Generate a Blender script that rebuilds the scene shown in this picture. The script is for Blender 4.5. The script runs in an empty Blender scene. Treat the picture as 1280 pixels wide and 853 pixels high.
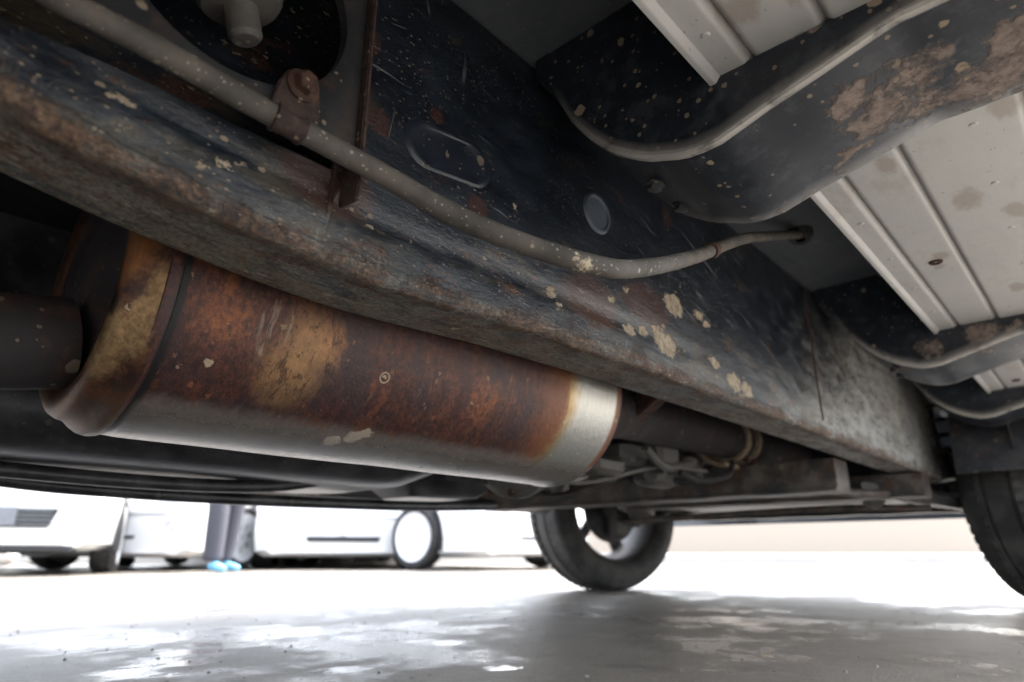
import bpy, bmesh, math, random
from mathutils import Vector, Matrix, noise as mnoise
R = math.radians
random.seed(4)
sc = bpy.context.scene
C = sc.collection
# ------------------------------------------------------------------ camera, sky, sun, exposure
cam_d = bpy.data.cameras.new('camera'); cam = bpy.data.objects.new('camera', cam_d); C.objects.link(cam)
cam.location = (0, 0, .165)
cam.rotation_euler = (R(90) + math.atan(264/812), 0, R(42.2))
cam_d.sensor_width = 36; cam_d.lens = 812/1280*36
cam_d.clip_start = .01; cam_d.clip_end = 600
cam_d.dof.use_dof = True; cam_d.dof.focus_distance = .66; cam_d.dof.aperture_fstop = 4.2
sc.camera = cam
SUN_EL, SUN_AZ = 52, 8         # azimuth measured from +Y towards +X
w = bpy.data.worlds.new('World'); sc.world = w; w.use_nodes = True
nt = w.node_tree
bg = nt.nodes['Background']; sky = nt.nodes.new('ShaderNodeTexSky')
sky.sky_type = 'NISHITA'; sky.sun_disc = False
sky.sun_elevation = R(SUN_EL); sky.sun_rotation = R(SUN_AZ); sky.dust_density = 3
hsv = nt.nodes.new('ShaderNodeHueSaturation'); hsv.inputs['Saturation'].default_value = .38     # thin white overcast
nt.links.new(sky.outputs[0], hsv.inputs['Color']); nt.links.new(hsv.outputs[0], bg.inputs[0]); bg.inputs[1].default_value = .15
sl = bpy.data.lights.new('sun', 'SUN'); sun = bpy.data.objects.new('sun', sl); C.objects.link(sun)
sl.energy = 1.5; sl.angle = R(14); sl.color = (1, .95, .88)
sd = Vector((math.sin(R(SUN_AZ))*math.cos(R(SUN_EL)), math.cos(R(SUN_AZ))*math.cos(R(SUN_EL)), math.sin(R(SUN_EL))))
sun.rotation_euler = sd.to_track_quat('Z', 'Y').to_euler(); sun.location = (0, 0, 20)
sc.view_settings.view_transform = 'Standard'; sc.view_settings.look = 'None'
sc.view_settings.exposure = 3.08; sc.view_settings.gamma = 1
sc.cycles.max_bounces = 7; sc.cycles.diffuse_bounces = 5; sc.cycles.glossy_bounces = 3

# ------------------------------------------------------------------ node helper
class NT:
    def __init__(s, name):
        s.m = bpy.data.materials.new(name); s.m.use_nodes = True
        s.t = s.m.node_tree; s.b = s.t.nodes['Principled BSDF']
        s.tc = s.t.nodes.new('ShaderNodeTexCoord')
        s.obj = s.tc.outputs['Object']; s.uv = s.tc.outputs['UV']
    def n(s, typ, **k):
        nd = s.t.nodes.new(typ)
        for a, b in k.items(): setattr(nd, a, b)
        return nd
    def L(s, a, b):
        if isinstance(a, bpy.types.NodeSocket): s.t.links.new(a, b)
        else:
            if isinstance(a, (tuple, list)) and len(a) == 3 and b.type == 'RGBA': a = (*a, 1)
            b.default_value = a
    def math(s, op, a, b=0., c=None, clamp=False):
        nd = s.n('ShaderNodeMath', operation=op, use_clamp=clamp)
        s.L(a, nd.inputs[0]); s.L(b, nd.inputs[1])
        if c is not None: s.L(c, nd.inputs[2])
        return nd.outputs[0]
    def vm(s, op, a, b=(0, 0, 0), out=0):
        nd = s.n('ShaderNodeVectorMath', operation=op); s.L(a, nd.inputs[0])
        if op == 'SCALE': s.L(b, nd.inputs['Scale'])
        else: s.L(b, nd.inputs[1])
        return nd.outputs[out]
    def dist(s, a, b):
        nd = s.n('ShaderNodeVectorMath', operation='DISTANCE'); s.L(a, nd.inputs[0]); s.L(b, nd.inputs[1]); return nd.outputs['Value']
    def noise(s, scale, detail=6, rough=.6, co=None, dis=0., col=False):
        nd = s.n('ShaderNodeTexNoise'); s.L(co or s.obj, nd.inputs['Vector'])
        nd.inputs['Scale'].default_value = scale; nd.inputs['Detail'].default_value = detail
        nd.inputs['Roughness'].default_value = rough; nd.inputs['Distortion'].default_value = dis
        return nd.outputs['Color' if col else 'Fac']
    def sc(s, v, co=None): return s.vm('MULTIPLY', co or s.obj, v)
    def step(s, x, a, b):
        nd = s.n('ShaderNodeMapRange', interpolation_type='SMOOTHSTEP')
        s.L(x, nd.inputs[0]); s.L(a, nd.inputs[1]); s.L(b, nd.inputs[2]); return nd.outputs[0]
    def mix(s, f, a, b):
        nd = s.n('ShaderNodeMix', data_type='RGBA'); s.L(f, nd.inputs[0])
        s.L(a, nd.inputs[6]); s.L(b, nd.inputs[7]); return nd.outputs[2]
    def mixf(s, f, a, b):
        nd = s.n('ShaderNodeMix'); s.L(f, nd.inputs[0]); s.L(a, nd.inputs[2]); s.L(b, nd.inputs[3]); return nd.outputs[0]
    def warp(s, co, scale, amt):
        nz = s.noise(scale, 2, .6, co, col=True)
        return s.vm('ADD', co, s.vm('SCALE', s.vm('SUBTRACT', nz, (.5, .5, .5)), amt))
    def specks(s, scale, size, keep, co=None, w=.35):
        """irregular flecks: voronoi cells, each with its own size, only a share kept"""
        co = s.warp(co or s.obj, scale*2.3, w/scale)
        v = s.n('ShaderNodeTexVoronoi'); s.L(co, v.inputs['Vector']); v.inputs['Scale'].default_value = scale
        sep = s.n('ShaderNodeSeparateColor'); s.L(v.outputs['Color'], sep.inputs[0])
        r = s.math('MULTIPLY', s.math('POWER', sep.outputs[0], 2.5), size)
        k = s.math('GREATER_THAN', sep.outputs[1], 1-keep)
        d = v.outputs['Distance']
        return s.math('MULTIPLY', s.step(s.math('SUBTRACT', r, d), 0., .06), k)
    def blobs(s, pts, co=None, wscale=60, wamt=.02, soft=.25):
        """stains at given places: (x, y, z, radius)"""
        co = s.warp(co or s.obj, wscale, wamt); out = None
        for x, y, z, r in pts:
            d = s.dist(co, (x, y, z)); m = s.step(d, r, r*(1-soft))
            out = m if out is None else s.math('MAXIMUM', out, m)
        return out
    def ell(s, pts):
        """soft stains (x, y, z, radius, stretch along y): 1 in the middle, 0 at the radius"""
        out = None
        for x, y, z, r, k in pts:
            d = s.dist(s.sc((1, 1/k, 1)), (x, y/k, z)); m = s.step(d, r, 0.)
            out = m if out is None else s.math('MAXIMUM', out, m)
        return out
    def xyz(s, co=None):
        nd = s.n('ShaderNodeSeparateXYZ'); s.L(co or s.obj, nd.inputs[0]); return nd.outputs
    def out(s, col, rough=.6, metal=0., bump=None, bs=.5, bd=.002, coat=None):
        s.L(col, s.b.inputs['Base Color']); s.L(rough, s.b.inputs['Roughness']); s.L(metal, s.b.inputs['Metallic'])
        if bump is not None:
            b = s.n('ShaderNodeBump'); b.inputs['Strength'].default_value = bs; b.inputs['Distance'].default_value = bd
            s.L(bump, b.inputs['Height']); s.t.links.new(b.outputs[0], s.b.inputs['Normal'])
        if coat is not None: s.L(coat, s.b.inputs['Coat Weight'])
        return s.m
M = {}
MUD = (.36, .29, .20); DUST = (.15, .145, .135)

def mat_rail():
    s = NT('rail_paint')
    X, Y, Z = s.xyz()
    U, V, _ = s.xyz(s.uv)                       # V = metres around the profile, 0 at the lower outer corner
    lw = s.sc((1, .35, 1)); st_ = s.sc((1, .16, 1))
    big = s.noise(7, 4, .6, lw); mid = s.noise(38, 6, .75, lw); st = s.noise(75, 5, .75, st_); fine = s.noise(260, 4, .75)
    navy = s.mix(s.step(mid, .35, .7), (.006, .009, .015), (.018, .025, .036))
    # grey-blue film of dust: thick on the underside, thinner up the face; far part paled in place of light
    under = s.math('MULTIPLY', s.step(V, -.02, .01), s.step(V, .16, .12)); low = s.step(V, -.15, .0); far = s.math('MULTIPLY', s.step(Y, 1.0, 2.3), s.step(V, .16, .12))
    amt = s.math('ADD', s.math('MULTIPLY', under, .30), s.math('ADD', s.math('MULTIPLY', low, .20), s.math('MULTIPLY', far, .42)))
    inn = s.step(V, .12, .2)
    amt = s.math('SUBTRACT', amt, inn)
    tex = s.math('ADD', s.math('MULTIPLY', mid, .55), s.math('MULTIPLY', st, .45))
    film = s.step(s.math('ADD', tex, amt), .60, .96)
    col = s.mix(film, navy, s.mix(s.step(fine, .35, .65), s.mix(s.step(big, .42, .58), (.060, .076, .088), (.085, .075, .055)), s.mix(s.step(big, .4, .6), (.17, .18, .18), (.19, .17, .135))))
    endm = s.step(s.math('ADD', s.math('ADD', Y, s.math('MULTIPLY', Z, -1.2)), s.math('MULTIPLY', mid, .5)), .80, 1.55)  # far end painted paler, as if more light fell there
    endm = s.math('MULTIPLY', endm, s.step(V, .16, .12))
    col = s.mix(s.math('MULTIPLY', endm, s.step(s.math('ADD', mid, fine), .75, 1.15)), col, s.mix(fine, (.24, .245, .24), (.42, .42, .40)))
    # olive, brown and tan mottling in torn patches, mostly low down
    lowm = s.step(V, -.16, -.01)
    pa = s.math('ADD', s.noise(17, 6, .72, s.sc((1, .4, 1))), s.math('MULTIPLY', lowm, .06))
    col = s.mix(s.math('MULTIPLY', s.step(pa, .56, .68), .4), col, s.mix(fine, (.060, .050, .030), (.16, .125, .075)))
    pb = s.math('ADD', s.noise(24, 7, .78, s.vm('ADD', s.sc((1, .45, 1)), (3.1, 1.7, 5.2))), s.math('MULTIPLY', lowm, .06))
    col = s.mix(s.math('MULTIPLY', s.step(pb, .60, .66), s.mixf(lowm, .3, .75)), col, s.mix(s.step(fine, .4, .6), (.040, .018, .012), (.12, .058, .034)))
    col = s.mix(s.math('MULTIPLY', s.step(s.noise(52, 6, .8, s.vm('ADD', lw, (7, 2, 1))), .56, .62), .6), col, (.008, .012, .018))
    # the underside itself: torn rust, bare blue-grey and pale scuffs
    ub = s.noise(20, 7, .8, s.vm('ADD', s.sc((1.3, .5, 1)), (6, 2, 9))); uc = s.noise(46, 6, .8, s.vm('ADD', s.sc((1.2, .4, 1)), (1, 7, 3)))
    col = s.mix(s.math('MULTIPLY', under, s.math('MULTIPLY', s.step(ub, .52, .60), .8)), col, s.mix(s.step(fine, .4, .6), (.050, .026, .018), (.135, .075, .045)))
    col = s.mix(s.math('MULTIPLY', under, s.math('MULTIPLY', s.step(uc, .54, .60), .75)), col, (.028, .038, .048))
    col = s.mix(s.math('MULTIPLY', under, s.math('MULTIPLY', s.step(s.noise(90, 5, .8, s.sc((1.5, .25, 1))), .58, .66), .6)), col, (.30, .30, .28))
    # rust crust along the welded lower corner, broken and uneven
    wob = s.math('MULTIPLY', s.math('SUBTRACT', s.noise(8, 4, .6, s.sc((0, 1, 0))), .5), .045)
    dv = s.math('ABSOLUTE', s.math('SUBTRACT', V, s.math('ADD', .004, wob)))
    wid = s.math('MULTIPLY', s.step(s.noise(13, 5, .7, s.sc((0, 1, 0))), .30, .72), .030)
    band = s.step(s.math('SUBTRACT', wid, s.math('ADD', dv, s.math('MULTIPLY', s.math('SUBTRACT', mid, .5), .075))), -.008, .014)
    band = s.math('MULTIPLY', band, s.math('MULTIPLY', s.step(Y, 2.6, 1.9), s.step(s.math('ADD', st, fine), .78, 1.05)))
    rustc = s.mix(s.step(s.noise(130, 5, .8), .38, .64), (.038, .017, .012), s.mix(big, (.11, .050, .028), (.17, .115, .07)))
    col = s.mix(s.math('MULTIPLY', band, .9), col, rustc)
    # painted shadow line where the flange laps over
    lap = s.step(s.math('ABSOLUTE', s.math('SUBTRACT', V, s.math('ADD', -.014, wob))), .0022, .0004)
    col = s.mix(s.math('MULTIPLY', s.math('MULTIPLY', lap, s.step(mid, .42, .55)), .8), col, (.012, .010, .010))
    # scattered rust blooms
    bl = s.ell([(-.43, .25, .455, .06, 1.6), (-.43, .36, .585, .022, 1), (-.43, .62, .46, .07, 2), (-.43, .42, .505, .03, 1), (-.43, .75, .49, .07, 2),
                (-.43, .83, .66, .035, 1), (-.43, .29, .54, .03, 1), (-.43, .70, .64, .02, .7), (-.43, .28, .62, .03, .5)])
    col = s.mix(s.math('MULTIPLY', s.step(s.math('ADD', bl, mid), .95, 1.25), .6), col, s.mix(fine, (.035, .016, .013), (.10, .042, .026)))
    # wiped streaks and scratches
    scm = None
    for k, (vec, lo) in enumerate((((1, .05, 1.6), .68), ((1, .9, .07), .72))):
        q = s.step(s.noise(105, 2, .5, s.vm('MULTIPLY', s.warp(s.obj, 6, .06), vec)), lo-.03, lo+.02)
        scm = q if scm is None else s.math('MAXIMUM', scm, q)
    rot = s.n('ShaderNodeVectorRotate'); rot.rotation_type = 'X_AXIS'; rot.inputs['Angle'].default_value = .35; s.L(s.obj, rot.inputs['Vector'])
    q = s.step(s.noise(150, 2, .5, s.vm('MULTIPLY', rot.outputs[0], (1, .035, 1))), .64, .70)
    q = s.math('MULTIPLY', q, s.math('MULTIPLY', s.step(Y, .62, .85), s.step(Y, 1.9, 1.5)))
    scm = s.math('MAXIMUM', s.math('MULTIPLY', scm, s.step(big, .48, .62)), s.math('MULTIPLY', q, s.step(s.noise(9, 3, .6), .42, .58)))
    col = s.mix(s.math('MULTIPLY', scm, .5), col, (.25, .265, .27))
    # dirt flecks in three sizes, then the big splats
    cy = s.sc((1, .6, 1)); a = s.specks(60, .38, .13, cy, .6); b_ = s.specks(165, .42, .24, cy, .6); c = s.specks(430, .5, .3, cy)
    fl = s.math('MAXIMUM', s.math('MAXIMUM', a, s.math('MULTIPLY', b_, .8)), s.math('MULTIPLY', c, .55))
    fl = s.math('MULTIPLY', fl, s.step(s.math('ADD', s.noise(8, 3, .5), s.math('MULTIPLY', lowm, .14)), .38, .58))
    SY = .62
    P = [(-.428, .83, .514, .019), (-.428, .912, .521, .010), (-.428, .935, .512, .008), (-.428, .799, .447, .019), (-.428, .775, .462, .009), (-.428, .74, .452, .008), (-.428, .708, .446, .010),
         (-.428, .951, .452, .011), (-.428, 1.02, .432, .017), (-.428, 1.07, .428, .015), (-.428, .54, .448, .007), (-.428, .554, .437, .006), (-.428, .091, .448, .0048),
         (-.428, .098, .427, .003), (-.428, .146, .424, .0036), (-.428, .161, .432, .0036), (-.428, .173, .438, .003), (-.428, .479, .53, .004), (-.428, .70, .50, .005), (-.428, .66, .475, .005)]
    P = [(x, y*SY, z, r) for x, y, z, r in P]
    big_ = s.blobs(P, s.warp(s.sc((1, SY, 1)), 420, .006), 150, .020, .2)
    splash = s.math('MULTIPLY', s.step(s.ell([(-.428, .80, .455, .06, 1.6), (-.428, .84, .51, .06, 1.6), (-.428, .95, .45, .05, 1.6), (-.428, 1.04, .43, .06, 1.6)]), .2, .6), s.specks(130, .6, .6, cy, .8))
    mud = s.math('MAXIMUM', s.math('MAXIMUM', fl, big_), s.math('MULTIPLY', splash, .9))
    mudc = s.mix(s.step(s.noise(110, 5, .7), .35, .65), (.24, .185, .125), (.40, .34, .25))
    col = s.mix(s.math('MULTIPLY', mud, .85), col, mudc)
    ro = s.mixf(mud, s.mixf(s.math('MAXIMUM', band, film), s.mixf(mid, .22, .48), .72), .95)
    h = s.math('ADD', s.math('MULTIPLY', mud, .5), s.math('ADD', s.math('MULTIPLY', s.math('MULTIPLY', band, st), 1.6), s.math('ADD', s.math('MULTIPLY', mid, .9), s.math('MULTIPLY', fine, .25))))
    return s.out(col, ro, 0., h, .8, .0025)

def mat_dark(name, base=(.012, .014, .018), dust=.25, rough=.5, rust=0., dustcol=DUST, speck=.5, bump=.3):
    s = NT(name); nz = s.noise(14, 7, .65); n2 = s.noise(60, 6, .65)
    col = s.mix(n2, base, tuple(c*1.9+.003 for c in base))
    col = s.mix(s.math('MULTIPLY', s.step(nz, .38, .72), dust), col, dustcol)
    if rust: col = s.mix(s.math('MULTIPLY', s.step(s.noise(22, 7, .7), .5, .64), rust), col, s.mix(n2, (.04, .015, .01), (.14, .06, .03)))
    fl = s.math('MULTIPLY', s.math('MAXIMUM', s.specks(45, .4, .25), s.specks(160, .45, .2)), speck)
    col = s.mix(fl, col, MUD)
    return s.out(col, s.mixf(fl, s.mixf(nz, rough*.75, rough*1.3), .9), 0., s.math('ADD', n2, fl), bump, .002)

def mat_beam():
    s = NT('beam_paint'); n2 = s.noise(50, 7, .65); n3 = s.noise(16, 6, .6)
    col = s.mix(n2, (.006, .009, .014), (.016, .021, .030))
    col = s.mix(s.math('MULTIPLY', s.step(s.noise(30, 7, .75), .48, .66), .35), col, (.075, .085, .095))
    nW = s.noise(70, 8, .75)
    pts = [(-.10, .56, .54, .04), (-.088, .60, .54, .045), (-.05, .57, .54, .05), (-.05, .62, .54, .05), (0., .63, .55, .06), (-.12, .63, .53, .03), (.03, .59, .56, .05),
           (-.2, .655, .52, .018), (-.17, .665, .52, .015), (-.235, .62, .51, .010), (-.14, .66, .52, .02), (-.09, .672, .53, .03),
           (-.13, 1.53, .57, .05), (-.22, 1.53, .56, .04), (-.27, 1.55, .55, .03), (-.08, 1.53, .58, .03), (-.1, .50, .6, .018), (-.07, .505, .60, .015), (-.03, .51, .60, .03)]
    m = s.blobs(pts, None, 40, .05, .75)
    m = s.step(s.math('ADD', m, s.math('MULTIPLY', s.math('SUBTRACT', nW, .5), 2.6)), .40, .85)
    fl = s.math('MAXIMUM', s.specks(50, .42, .3), s.math('MULTIPLY', s.specks(150, .45, .25), .7))
    mc = s.mix(s.step(s.noise(90, 6, .75), .35, .65), (.11, .085, .073), (.23, .185, .158))
    col = s.mix(m, col, mc); col = s.mix(s.math('MULTIPLY', fl, .7), col, MUD)
    # pale highlight painted along the rolled lip
    U, V, _ = s.xyz(s.uv)
    lip = s.math('MULTIPLY', V, s.step(s.noise(40, 5, .6), .2, .5))
    col = s.mix(s.math('MULTIPLY', lip, .85), col, (.50, .48, .44))
    return s.out(col, s.mixf(s.math('MAXIMUM', m, fl), s.mixf(n2, .34, .52), .92), 0., s.math('ADD', s.math('MULTIPLY', m, s.math('ADD', .6, nW)), s.math('MULTIPLY', n2, .25)), .8, .002)

def mat_galv():
    s = NT('galvanised_steel'); X, Y, Z = s.xyz()
    n1 = s.noise(8, 6, .6); gr = s.noise(420, 4, .7, s.sc((1, .5, 1))); g2 = s.noise(90, 6, .7, s.sc((1, .35, 1)))
    col = s.mix(n1, (.37, .375, .375), (.49, .49, .475))
    col = s.mix(s.math('MULTIPLY', s.step(g2, .35, .7), .3), col, (.52, .51, .49))
    tick = s.math('MULTIPLY', s.step(s.noise(160, 2, .5, s.vm('MULTIPLY', s.warp(s.obj, 20, .03), (1.6, .5, 1))), .70, .76), .6)
    col = s.mix(tick, col, (.16, .155, .145))
    st = s.ell([(-.062, .945, .6, .030, 2.0), (-.020, 1.02, .6, .028, 1.6), (-.122, 1.12, .6, .02, 1.6), (-.12, .79, .6, .016, 3), (-.09, .45, .6, .04, 1.5), (-.133, 1.165, .6, .012, 1.5), (-.15, .45, .6, .03, 1.2), (-.12, .36, .6, .03, 1.2), (0., .75, .6, .03, 1.5), (.04, 1.2, .6, .04, 2), (-.05, 1.35, .6, .02, 2)])
    st = s.step(s.math('ADD', st, s.math('ADD', s.math('MULTIPLY', s.math('SUBTRACT', g2, .5), 1.2), s.math('MULTIPLY', s.math('SUBTRACT', s.noise(30, 6, .7, s.sc((1, .4, 1))), .5), 1.6))), .16, .75)
    col = s.mix(s.math('MULTIPLY', st, .6), col, (.26, .215, .175))
    col = s.mix(s.math('MULTIPLY', s.step(s.noise(16, 6, .7, s.sc((1, .35, 1))), .54, .7), .35), col, (.27, .24, .20))
    # darker lines along the swages
    gro = None
    for x0 in (-.166, -.10, .015, .08):
        d = s.step(s.math('ABSOLUTE', s.math('SUBTRACT', X, x0)), .006, .001); gro = d if gro is None else s.math('MAXIMUM', gro, d)
    col = s.mix(s.math('MULTIPLY', gro, .5), col, (.13, .12, .11))
    return s.out(col, s.mixf(g2, .5, .7), .15, s.math('ADD', gr, g2), .22, .001)

def mat_cat():
    s = NT('heat_stained_steel'); X, Y, Z = s.xyz()
    w1 = s.sc((1, 1, .45)); n1 = s.noise(22, 7, .78, w1); n2 = s.noise(130, 5, .8); n3 = s.noise(9, 5, .65, w1); n4 = s.noise(50, 7, .8, s.vm('ADD', s.sc((1, 1.2, .5)), (4, 1, 2)))
    drip = s.noise(130, 5, .7, s.vm('MULTIPLY', s.warp(s.obj, 25, .012), (.10, 1, .12)))
    col = s.mix(s.step(n2, .35, .65), (.022, .009, .008), (.085, .028, .018))
    col = s.mix(s.math('MULTIPLY', s.step(n4, .50, .60), .7), col, s.mix(n2, (.075, .024, .014), (.17, .060, .030)))
    col = s.mix(s.math('MULTIPLY', s.step(n3, .52, .60), .6), col, s.mix(n2, (.014, .012, .017), (.04, .028, .030)))
    # orange heat bloom, broken up by the scale
    ob = s.ell([(-.56, .235, .375, .085, .75), (-.565, .335, .370, .055, .9), (-.57, .58, .345, .07, 1.3), (-.57, .19, .41, .05, 1)])
    om = s.step(s.math('ADD', ob, s.math('MULTIPLY', s.math('SUBTRACT', n1, .5), 3.0)), .40, 1.1)
    col = s.mix(s.math('MULTIPLY', om, .85), col, s.mix(s.step(n2, .35, .65), (.095, .026, .012), (.25, .088, .030)))
    gb = s.ell([(-.565, .325, .360, .085, .8), (-.585, .315, .340, .085, .9)])
    gm = s.step(s.math('ADD', gb, s.math('MULTIPLY', s.math('SUBTRACT', n1, .5), 1.3)), .25, 1.25)
    col = s.mix(s.math('MULTIPLY', gm, .8), col, s.mix(n2, (.27, .14, .06), (.48, .30, .14)))
    so = s.step(s.noise(40, 7, .82, s.vm('ADD', s.sc((.6, 1.6, .5)), (9, 3, 4))), .535, .60)
    col = s.mix(s.math('MULTIPLY', so, .75), col, s.mix(n2, (.016, .010, .010), (.05, .022, .017)))
    # dark pits and small rust spots
    col = s.mix(s.math('MULTIPLY', s.step(s.noise(75, 6, .8, s.vm('ADD', s.obj, (2, 8, 1))), .56, .62), .65), col, (.018, .010, .010))
    sp = s.math('MULTIPLY', s.specks(120, .45, .4, s.sc((1, 1.3, .8)), .9), s.step(n3, .35, .6))
    col = s.mix(s.math('MULTIPLY', sp, .5), col, (.26, .11, .055))
    # pale runs
    dr = s.math('MULTIPLY', s.step(drip, .50, .62), s.step(s.math('ADD', s.ell([(-.565, .285, .365, .055, .8)]), s.math('MULTIPLY', s.math('SUBTRACT', n4, .5), 1.2)), .4, .6))
    col = s.mix(s.math('MULTIPLY', dr, .38), col, (.36, .29, .22))
    dr2 = s.math('MULTIPLY', s.step(drip, .60, .68), s.step(n1, .5, .6))
    col = s.mix(s.math('MULTIPLY', dr2, .35), col, (.25, .16, .11))
    # bare band next to the far rim
    y = s.math('ADD', Y, s.math('MULTIPLY', s.math('SUBTRACT', n1, .5), .07))
    tr = s.math('MULTIPLY', s.step(y, .66, .74), s.step(Y, .872, .866))
    col = s.mix(s.math('MULTIPLY', tr, .8), col, s.mix(n2, (.13, .045, .018), (.26, .10, .04)))
    bt = s.math('MULTIPLY', s.step(y, .728, .752), s.step(Y, .864, .856))
    col = s.mix(bt, col, s.mix(s.step(s.math('ADD', y, s.math('MULTIPLY', drip, .02)), .75, .785), (.34, .23, .10), s.mix(drip, (.34, .33, .29), (.50, .49, .45))))
    # underside paled with a painted reflection of the bright ground
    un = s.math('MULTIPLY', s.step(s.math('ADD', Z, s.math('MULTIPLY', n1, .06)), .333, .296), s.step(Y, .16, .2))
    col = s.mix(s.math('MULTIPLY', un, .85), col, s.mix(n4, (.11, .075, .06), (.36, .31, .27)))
    seam = s.math('MULTIPLY', s.step(Y, .187, .190), s.step(Y, .200, .196))
    col = s.mix(seam, col, (.010, .008, .009))
    mp = s.blobs([(-.640, .405, .284, .013), (-.630, .425, .289, .013), (-.622, .436, .294, .010), (-.573, .421, .350, .0042), (-.563, .345, .345, .0065), (-.57, .745, .34, .005), (-.585, .235, .327, .0055)], None, 120, .012, .35)
    ringy = s.step(s.math('ABSOLUTE', s.math('SUBTRACT', s.dist(s.obj, (-.573, .421, .349)), .006)), .0014, .0004)
    fl = s.math('MAXIMUM', s.math('MAXIMUM', mp, ringy), s.math('MULTIPLY', s.specks(75, .34, .16, None, .7), .6))
    col = s.mix(s.math('MULTIPLY', fl, .75), col, s.mix(n2, (.30, .22, .14), (.46, .38, .27)))
    met = s.mixf(fl, s.mixf(bt, s.mixf(gm, .25, .6), .8), 0.); met = s.mixf(un, met, .7)
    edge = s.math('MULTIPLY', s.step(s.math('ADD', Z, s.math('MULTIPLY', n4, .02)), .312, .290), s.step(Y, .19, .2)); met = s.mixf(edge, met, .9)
    col = s.mix(s.math('MULTIPLY', edge, .8), col, s.mix(n4, (.34, .31, .28), (.58, .55, .51)))  # bright reflection painted along the lower edge
    ro = s.mixf(un, s.mixf(bt, s.mixf(n2, .38, .62), .36), s.mixf(n4, .26, .44))
    ro = s.mixf(edge, ro, .24)
    return s.out(col, s.mixf(fl, ro, .9), met, s.math('ADD', s.math('ADD', n2, s.math('MULTIPLY', n4, 1.)), s.math('MULTIPLY', fl, .6)), .55, .0015)

def mat_cap():
    s = NT('heat_stained_end'); n1 = s.noise(34, 7, .75); n2 = s.noise(130, 5, .8); Z = s.xyz()[2]
    col = s.mix(s.step(n1, .38, .64), (.035, .017, .013), s.mix(n2, (.09, .038, .02), (.19, .085, .04)))
    ob = s.ell([(-.575, .15, .40, .05, .6), (-.57, .16, .42, .05, .5)])
    col = s.mix(s.math('MULTIPLY', s.step(s.math('ADD', ob, s.math('MULTIPLY', s.math('SUBTRACT', n1, .5), 1.2)), .3, .8), .85), col, s.mix(n2, (.16, .055, .018), (.32, .14, .045)))
    gb = s.ell([(-.60, .155, .330, .065, .5), (-.585, .172, .350, .06, .35), (-.575, .176, .375, .05, .3)])
    gm = s.step(s.math('ADD', gb, s.math('MULTIPLY', s.math('SUBTRACT', n1, .5), .9)), .28, .75)
    col = s.mix(gm, col, s.mix(s.step(n2, .35, .65), (.17, .10, .045), (.33, .215, .105)))
    dk = s.ell([(-.585, .148, .362, .030, .35), (-.59, .140, .345, .022, .4)])
    col = s.mix(s.step(s.math('ADD', dk, s.math('MULTIPLY', s.math('SUBTRACT', n1, .5), 1.2)), .35, .6), col, (.030, .017, .014))
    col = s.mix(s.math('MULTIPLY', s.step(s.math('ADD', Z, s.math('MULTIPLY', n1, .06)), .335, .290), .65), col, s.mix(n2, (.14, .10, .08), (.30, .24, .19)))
    fl = s.specks(75, .38, .25, None, .7); col = s.mix(s.math('MULTIPLY', fl, .75), col, (.38, .30, .2))
    return s.out(col, s.mixf(n1, .34, .58), .55, s.math('ADD', s.math('ADD', n2, n1), s.math('MULTIPLY', fl, .6)), .55, .0015)

def mat_hose():
    s = NT('dusty_hose'); n1 = s.noise(25, 6, .6); n2 = s.noise(260, 5, .7)
    col = s.mix(s.step(n1, .3, .72), (.050, .046, .041), (.105, .092, .077))
    col = s.mix(s.math('MULTIPLY', s.step(s.noise(45, 6, .7), .56, .66), .55), col, (.05, .047, .045))
    fl = s.math('MAXIMUM', s.specks(170, .45, .3), s.specks(420, .5, .3))
    col = s.mix(s.math('MULTIPLY', fl, .6), col, (.36, .32, .26))
    mp = s.blobs([(-.300, .412, .402, .008), (-.296, .418, .399, .008), (-.308, .405, .404, .006), (-.29, .432, .398, .005), (-.405, .2, .465, .004)], None, 260, .012, .4)
    col = s.mix(s.math('MULTIPLY', mp, .9), col, (.50, .42, .30))
    return s.out(col, .8, 0., s.math('ADD', n2, s.math('MULTIPLY', mp, 1.5)), .35, .001)

def mat_rust(name='rusty_steel', dark=(.018, .012, .011), light=(.060, .034, .026)):
    s = NT(name); n1 = s.noise(70, 7, .75)
    col = s.mix(s.step(n1, .35, .65), dark, light)
    fl = s.specks(180, .45, .25); col = s.mix(s.math('MULTIPLY', fl, .5), col, MUD)
    return s.out(col, .85, 0., n1, .8, .002)

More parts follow.
